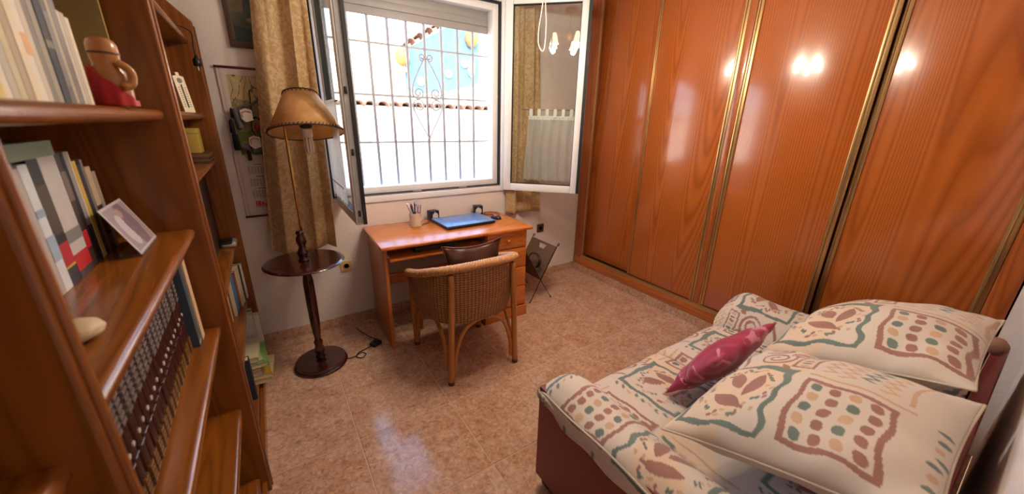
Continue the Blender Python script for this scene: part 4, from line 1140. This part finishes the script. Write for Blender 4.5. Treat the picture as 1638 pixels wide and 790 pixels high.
# seat
seat_o = [(bxs[i], bys[i]) for i in range(0, 120, 4)] + [(bxs[-1], bys[-1]), (.2, .25), (0, .262), (-.2, .25)]
MB().prism([(a * .97, b * .97) for a, b in seat_o], .385, .412, 2).build('seat', mat('seat_weave', (120, 78, 46), .6, var=.3, bscale=80, bump=.5), ch)
FT = {(-1, -1): ((-.2, -.262, .71), (-.215, -.252, 0)), (1, -1): ((.2, -.262, .71), (.235, -.263, 0)),
      (-1, 1): ((-.262, .25, .53), (-.24, .27, 0)), (1, 1): ((.262, .25, .53), (.24, .25, 0))}
for (sx, sy), (a, b) in FT.items():
    a, b = Vector(a), Vector(b)
    lg = MB().tube(smoothpath([a, a.lerp(b, .35) + Vector((0, -.004 if sy < 0 else .004, 0)), a.lerp(b, .7), b + Vector((0, 0, .02))], 6), [.0175] * 7 + [.018] * 6 + [.0185] * 6, 12).build('leg', CANE, ch, smooth=True)
    MB().lathe([(.0185, 0), (.0195, .022), (.018, .024)], 14, b).build('foot_cap', mat('dark_cane', (96, 62, 34), .6), lg, smooth=True)
def arch(p, q, z0, z1, off):
    p, q = Vector(p), Vector(q); mid = (p + q) / 2
    pts = [p + Vector((0, 0, z0)), p.lerp(q, .02) + Vector((0, 0, z0 + .12)), p.lerp(q, .14) + Vector((0, 0, z1 - .07)), p.lerp(q, .32) + Vector((0, 0, z1 - .012)), mid + Vector((0, 0, z1)), p.lerp(q, .68) + Vector((0, 0, z1 - .012)), p.lerp(q, .86) + Vector((0, 0, z1 - .07)), p.lerp(q, .98) + Vector((0, 0, z0 + .12)), q + Vector((0, 0, z0))]
    MB().tube(smoothpath(pts, 6), .0115, 10).build('arched_brace', CANE, ch, smooth=True)
arch((-.188, -.248, 0), (.205, -.255, 0), .06, .392, 0)
arch((-.225, -.22, 0), (-.236, .235, 0), .09, .385, 0)
arch((.225, -.22, 0), (.236, .22, 0), .09, .385, 0)
arch((-.205, .255, 0), (.205, .24, 0), .12, .385, 0)

# ------------------------------------------------------------------ soft things
def pillow_grid(w, h, t, n=40, ears=.06, wr=.004, seed=0, p=2.3, flatten=1.0):
    """closed pillow: returns list of (X,Y,Z,U,V) for the two faces, in its own plane (x right, y up, z out)"""
    u, v = np.meshgrid(np.linspace(-1, 1, n), np.linspace(-1, 1, n))
    edge = 1 - .07 * (1 - v ** 2) , 1 - .07 * (1 - u ** 2)
    ex = 1 - ears * (1 - np.abs(v) ** 2.2); ey = 1 - ears * (1 - np.abs(u) ** 2.2)
    X = u * w / 2 * ex; Y = v * h / 2 * ey
    prof = ((1 - np.abs(u) ** p) * (1 - np.abs(v) ** p)) ** .58
    wrk = wr * (np.sin(9 * u + 4 * v + seed) * np.abs(v) ** 3 + np.sin(8 * v - 3 * u + seed * 2) * np.abs(u) ** 3 + .5 * np.sin(14 * u * v + seed))
    outs = []
    for s in (1, -1):
        Z = s * (prof * t / 2 + wrk * np.minimum(prof * 3, 1))
        outs.append((X, Y, Z, (u + 1) / 2 * w, (v + 1) / 2 * h))
    return outs
def frame_from(A, B, D):
    """matrix with x along A->B, y along A->D, origin at centre of the quad A,B,C,D"""
    A, B, D = Vector(A), Vector(B), Vector(D)
    x = (B - A).normalized(); y = (D - A); y = (y - x * y.dot(x)).normalized(); z = x.cross(y)
    M = Matrix((x, y, z)).transposed().to_4x4()
    M.translation = (B + D) / 2
    return M

CREAM, BRN, GRN, TANC = np.array((216, 202, 185.)), np.array((160, 112, 98.)), np.array((110, 124, 114.)), np.array((204, 168, 132.))
def sofa_print(U, V, seed=0):
    """printed cotton: framed leaf, scrolls, lozenge grid and zigzags in a .60 m repeat (metres in, sRGB out)"""
    img = np.empty(U.shape + (3,)); img[:] = CREAM
    u = U + .004 * np.sin(V * 48 + 1)
    v = V + .004 * np.sin(U * 44 + 2)
    P = .60
    iu, iv = np.floor(u / P), np.floor(v / P)
    u = u - iu * P; v = v - iv * P
    n = noise2(U, V, 60, 11)
    wash = (noise2(U, V, 9, 4) > .25); img[wash] = (222, 198, 170)
    def put(mask, col): img[mask] = col * (1 + .06 * n[mask])[:, None]
    def box(cx, cy, hx, hy): return np.maximum(np.abs(u - cx) - hx, np.abs(v - cy) - hy)
    def leaf(cx, cy, L, Wd, a):
        ca, sa = math.cos(a), math.sin(a); x = (u - cx) * ca + (v - cy) * sa; y = -(u - cx) * sa + (v - cy) * ca
        return (np.abs(x) < L) & (np.abs(y) < Wd * (1 - (x / L) ** 2))
    # framed leaf
    d = box(.175, .172, .138, .122)
    put((np.abs(d + .006 * np.sin(u * 70) * (v > .17)) < .009 + .005 * n), GRN)
    for a, cx, cy in ((.15, .20, .222), (-1.15, .125, .175), (-.55, .225, .155)):
        put(leaf(cx, cy, .060, .023, a), BRN)
    rs = np.random.RandomState(5)
    for k in range(44):
        a = k * 2.399; r_ = rs.uniform(.088, .118)
        cx, cy = .177 + r_ * 1.06 * math.cos(a), .174 + r_ * .9 * math.sin(a)
        put(leaf(cx, cy, .010, .0055, rs.uniform(0, 3)), (GRN, BRN, TANC)[k % 3])
    # lozenge grid
    d = box(.165, .445, .118, .098)
    put(np.abs(d) < .007 + .003 * n, BRN)
    for i in range(4):
        for j in range(5):
            cx, cy = .165 + (j - 2) * .045, .445 + (i - 1.5) * .045
            put((np.abs(u - cx) / .0165) ** 2.6 + (np.abs(v - cy) / .0135) ** 2.6 < 1, (GRN, BRN, TANC, BRN)[(i * 3 + j * 2) % 4])
    # scrolls
    for cx, cy, r0, hand, a0 in ((.405, .185, .062, 1, .3), (.50, .135, .05, -1, 2.6), (.47, .235, .036, 1, 4.0)):
        x, y = u - cx, v - cy; r_ = np.hypot(x, y); th = np.mod(hand * np.arctan2(y, x) - a0, 2 * PI)
        for kk in range(2):
            sr = r0 * (1 - (th + kk * 2 * PI) / (4 * PI) * .85)
            put((np.abs(r_ - sr) < .0035 + .004 * np.sin(th * .75) ** 2) & (r_ < r0 * 1.05), BRN)
    put((np.abs(v - .075 - .018 * np.sin(u * 24)) < .004 + .004 * np.sin(u * 12) ** 2) & (u > .33) & (u < .57), BRN)
    put(leaf(.565, .20, .03, .011, 1.3), BRN); put(leaf(.335, .25, .026, .01, -.9), BRN); put(leaf(.55, .255, .018, .007, .4), BRN)
    for k in range(9):                     # broken leaf border along the hem
        put(leaf(.03 + k * .035, .018 + .006 * (k % 2), .014, .007, .5 + .3 * (k % 3)), GRN if k % 3 else TANC)
    # strip of short strokes
    d = box(.455, .292, .105, .028); put(np.abs(d) < .0045, BRN)
    for k in range(9): put(((u - (.365 + k * .0225)) / .007) ** 2 + ((v - .292) / .015) ** 2 < 1, (TANC, GRN, BRN)[k % 3])
    # zigzags
    for k, (cy, col) in enumerate(((.365, TANC), (.412, TANC), (.458, GRN), (.505, TANC))):
        zg = cy + .016 * (2 * np.abs(np.mod((u - .33) / .036, 1) - .5) - .5) * 2
        put((np.abs(v - zg) < .0085) & (u > .345) & (u < .565) & ((k != 2) | (u > .37)), col)
    put((np.abs(v - .55) < .005) & (u > .34) & (u < .58), TANC)
    d = box(.585, .45, .03, .07); put(np.abs(d) < .007, GRN)
    put((np.abs(u - .315) < .005) & (v > .33) & (v < .57), TANC)
    return img
FABRIC = attr_mat('printed_cotton', .85, .25, 700, sheen=.2)

def soft_pillow(name, label, cat, A, B, D, th, pattern, m, n=40, parent_group=None, sub=1, wr=.004, ears=.06, seed=0, off=(0, 0), flat_back=1., pipe=None, C=None):
    M = frame_from(A, B, D); w = (Vector(B) - Vector(A)).length; h = (Vector(D) - Vector(A)).length
    X, Y, Z, U, V, = None, None, None, None, None
    f, b = pillow_grid(w, h, th, n, ears, wr, seed)
    if C is not None:                      # four free corners: bend the flat pillow on to the quad
        Mi = M.inverted(); K = [np.array(Mi @ Vector(q)) for q in (A, B, C, D)]
        def bend(g):
            a, b = (g[0] / w + .5)[..., None], (g[1] / h + .5)[..., None]
            q = K[0] * (1 - a) * (1 - b) + K[1] * a * (1 - b) + K[2] * a * b + K[3] * (1 - a) * b
            return (q[..., 0], q[..., 1], q[..., 2] + g[2], g[3], g[4])
        f, b = bend(f), bend(b); flat_back = 1.
    nn = n * n
    co = np.concatenate([np.stack(f[:3], -1).reshape(-1, 3), np.stack([b[0], b[1], b[2] * flat_back], -1).reshape(-1, 3)])
    i = np.arange(nn).reshape(n, n)
    q = np.stack([i[:-1, :-1], i[:-1, 1:], i[1:, 1:], i[1:, :-1]], -1).reshape(-1, 4)
    faces = np.concatenate([q, q[:, ::-1] + nn])
    me = bpy.data.meshes.new(name); me.from_pydata(co.tolist(), [], faces.tolist())
    if pattern is not None:
        c1 = pattern(f[3] + off[0], f[4] + off[1]).reshape(-1, 3)
        set_print(me, np.concatenate([c1, c1]))
    bm = bmesh.new(); bm.from_mesh(me); bmesh.ops.remove_doubles(bm, verts=bm.verts, dist=1e-5); bm.to_mesh(me); bm.free()
    me.polygons.foreach_set('use_smooth', [True] * len(me.polygons))
    t = thing(name, label, cat); t.matrix_world = M
    o = link('cover', me, m, t)
    if pipe:
        e = [(f[0][i_, k], f[1][i_, k], f[2][i_, k]) for i_, k in [(0, q) for q in range(0, n, 3)] + [(q, n - 1) for q in range(0, n, 3)] + [(n - 1, q) for q in range(n - 1, -1, -3)] + [(q, 0) for q in range(n - 1, -1, -3)]]
        MB().tube(e, .004, 6, closed=True).build('piping', pipe, t, smooth=True)
    return t

# chair cushion
soft_pillow('chair_cushion', 'dark brown leather cushion propped on the wicker chair', 'cushion', (.772, 1.855, .435), (1.172, 1.855, .43), (.78, 1.90, .815), .085, None,
            mat('brown_leather', (74, 36, 24), .38, var=.2, bscale=12, bump=.5), 24, ears=.16, wr=.008, pipe=mat('brown_piping', (110, 64, 40), .4))

# ------------------------------------------------------------------ sofa
sf = thing('sofa', 'two seat sofa with printed cotton cover over burgundy panels', 'sofa', (0, 0, 0))
BURG = mat('burgundy_leatherette', (136, 54, 46), .55, bump=.15, bscale=300)
bx('side_panel', BURG, (.772, -.045, .06), (.80, .940, .515), sf, .006)
bx('side_panel', BURG, (2.34, -.045, .06), (2.368, .940, .515), sf, .006)
bx('base', BURG, (.80, -.045, .07), (2.34, .915, .27), sf, .008)
bx('back_frame', BURG, (.80, -.045, .27), (2.34, -.005, .70), sf, .012)
for x in (.80, 2.30):
    for y in (-.04, .88): bx('foot', BLACKP, (x, y, 0), (x + .045, y + .045, .07), sf)
PIPE = mat('cotton_piping', (206, 190, 168), .8)
def arm(x0, mirror, off):
    """cotton arm cover: profile across x swept along y with a rounded front"""
    prof = [(-.006, .435), (-.008, .47), (-.006, .50), (.01, .525), (.045, .547), (.085, .556), (.13, .550), (.175, .528), (.215, .492), (.245, .45), (.262, .41), (.268, .37), (.268, .30)]
    pr_ = np.array([[p.x, p.y] for p in smoothpath([(a, b, 0) for a, b in prof], 10)])
    ys = np.concatenate([np.linspace(.0, .86, 200), .86 + .105 * np.sin(np.linspace(0, PI / 2, 40)[1:])])
    drop = np.concatenate([np.zeros(200), 1 - np.cos(np.linspace(0, PI / 2, 40)[1:])])
    px, pz = pr_[:, 0], pr_[:, 1]
    arcl = np.concatenate([[0], np.cumsum(np.hypot(np.diff(px), np.diff(pz)))])
    Xp = np.broadcast_to(px, (len(ys), len(px))).copy(); Zp = np.broadcast_to(pz, Xp.shape).copy(); Yp = np.repeat(ys[:, None], len(px), 1)
    cx, cz = .13, .40
    k = drop[:, None]
    Xp = Xp + (cx - Xp) * (k * .25); Zp = np.where(Zp > cz, Zp + (cz - Zp) * k * .75, Zp)
    Zp = Zp + .006 * np.sin(Yp * 14 + Xp * 20) * (Zp > .45) * (1 - k) - .018 * ((.86 - Yp).clip(0, 1)) * (Zp > .45)
    hem = (Zp < .46) & (Xp < .05)
    Zp = np.where(hem, Zp + .006 * np.sin(Yp * 31) + .035 * np.clip((Yp - .80) / .08, 0, 1), Zp)
    s = -1 if mirror else 1
    U = np.broadcast_to(arcl, Xp.shape) + off[0]; V = Yp + off[1] + .1 * k
    me = grid_mesh('arm_cover', x0 + s * Xp, Yp, Zp, sofa_print(U, V))
    o = link('arm_cover', me, FABRIC, sf); o.modifiers.new('t', 'SOLIDIFY').thickness = .006
    MB().tube([(x0 + s * a, b, c_ - .001) for a, b, c_ in zip(Xp[::6, 24], Yp[::6, 24], Zp[::6, 24])], .0045, 6).build('piping', PIPE, o, smooth=True)
    bx('arm_core', BURG, (min(x0 + s * .03, x0 + s * .25), -.05, .27), (max(x0 + s * .03, x0 + s * .25), .93, .40), sf, .02)
arm(.768, False, (-.03, .345)); arm(2.372, True, (.02, .02))
# two seat cushions
def seat_cushion(x0, x1, off):
    n = 150
    prof = [(.10, .30), (.10, .36), (.14, .395), (.30, .405), (.55, .41), (.78, .408), (.90, .398), (.955, .372), (.975, .33), (.965, .285)]
    pp = np.array([[q.x, q.y] for q in smoothpath([(a, b, 0) for a, b in prof], 22)])
    a = np.concatenate([[0], np.cumsum(np.hypot(np.diff(pp[:, 0]), np.diff(pp[:, 1])))])
    s = np.linspace(0, 1, n)
    X = np.repeat((x0 + (x1 - x0) * s)[None], len(pp), 0)
    rnd = .022 * (np.exp(-s / .03) + np.exp(-(1 - s) / .03))[None]
    Y = np.repeat(pp[:, 0][:, None], n, 1); Z = np.repeat(pp[:, 1][:, None], n, 1) - rnd + .004 * np.sin(X * 17 + Y * 13)
    U = X + off[0]; V = np.repeat(a[:, None], n, 1) + off[1]
    o = link('seat_cushion', grid_mesh('seat_cushion', X, Y, Z, sofa_print(V, U)), FABRIC, sf)
    o.modifiers.new('t', 'SOLIDIFY').thickness = .01
seat_cushion(1.03, 1.565, (.05, .05)); seat_cushion(1.568, 2.105, (.12, .05))
# right arm end of the cover sticking out at the back
MB().lathe([(.01, -.03), (.026, -.026), (.033, 0), (.027, .03), (.01, .036)], 18, (2.225, -.01, .728), Matrix.Rotation(PI / 2, 3, 'Y')).build('cover_corner', mat('brown_print', (150, 112, 92), .85, var=.35, bscale=30), sf, smooth=True)

soft_pillow('back_cushion', 'large printed cotton back cushion above the near sofa arm', 'cushion', (.962, .525, .548), (1.515, .475, .685), (.95, -.045, .775), .24, sofa_print, FABRIC, 230, C=(1.515, -.035, .805), wr=.006, ears=.05, seed=1, off=(.0, .02), pipe=PIPE)
soft_pillow('back_cushion', 'large printed cotton back cushion beside the wardrobe', 'cushion', (1.535, .50, .655), (2.09, .47, .70), (1.55, -.01, .82), .24, sofa_print, FABRIC, 230, C=(2.10, .0, .87), wr=.006, ears=.05, seed=3, off=(.0, .02), pipe=PIPE)
def pinkprint(u, v):
    img = np.empty(u.shape + (3,)); img[:] = (158, 10, 66)
    n = noise2(u, v, 60, 8); n2 = noise2(u, v, 140, 2)
    img[(np.abs(n) < .07) & (n2 > -.1)] = (206, 130, 150)
    img[(np.abs(n2) < .05) & (n > .12)] = (196, 110, 120)
    img[np.abs(v - .12 - .01 * np.sin(u * 40)) < .006] = (110, 10, 44)
    return img
soft_pillow('throw_pillow', 'magenta brocade throw pillow propped on the sofa seat', 'pillow', (1.25, .705, .425), (1.70, .70, .45), (1.26, .53, .70), .12, pinkprint, attr_mat('magenta_satin', .45, .2, 300, sheen=.3), 120, wr=.006, ears=.08, seed=2)

# ------------------------------------------------------------------ chandelier (overhead, mirrored in sash and wardrobe)
cl = thing('chandelier', 'brass ceiling chandelier with five tulip glass shades', 'lamp', (1.14, 1.62, H))
MB().lathe([(.001, 0), (.06, 0), (.055, -.02), (.02, -.035), (.012, -.04)], 24).build('ceiling_rose', BRASS, cl, smooth=True)
MB().tube([(0, 0, -.03), (0, 0, -.22)], .008, 10).build('stem', BRASS, cl, smooth=True)
MB().lathe([(.008, -.16), (.03, -.18), (.045, -.21), (.03, -.25), (.012, -.27), (.018, -.285), (.001, -.30)], 20).build('hub', BRASS, cl, smooth=True)
TUL = mat('lit_opal_glass', (250, 236, 214), .3, emit=((255, 226, 186), 9.0))
for k in range(5):
    a = 2 * PI * k / 5 + .3; ca, sa = math.cos(a), math.sin(a)
    ar = MB().tube(smoothpath([(.03 * ca, .03 * sa, -.22), (.10 * ca, .10 * sa, -.27), (.17 * ca, .17 * sa, -.25), (.20 * ca, .20 * sa, -.21), (.205 * ca, .205 * sa, -.24)], 8), .006, 8).build('arm', BRASS, cl, smooth=True)
    MB().lathe([(.014, -.24), (.022, -.255), (.03, -.28), (.034, -.31), (.048, -.345)], 16, (.205 * ca, .205 * sa, 0), cap=False).build('tulip_shade', TUL, ar, smooth=True)
    ld = bpy.data.lights.new('chandelier_bulb_offscreen', 'POINT'); ld.energy = CHANDELIER_W; ld.color = (1, .87, .72); ld.shadow_soft_size = .03
    lo = bpy.data.objects.new('chandelier_bulb_offscreen', ld); COL.objects.link(lo); lo.parent = cl; lo.location = (.205 * ca, .205 * sa, -.365)
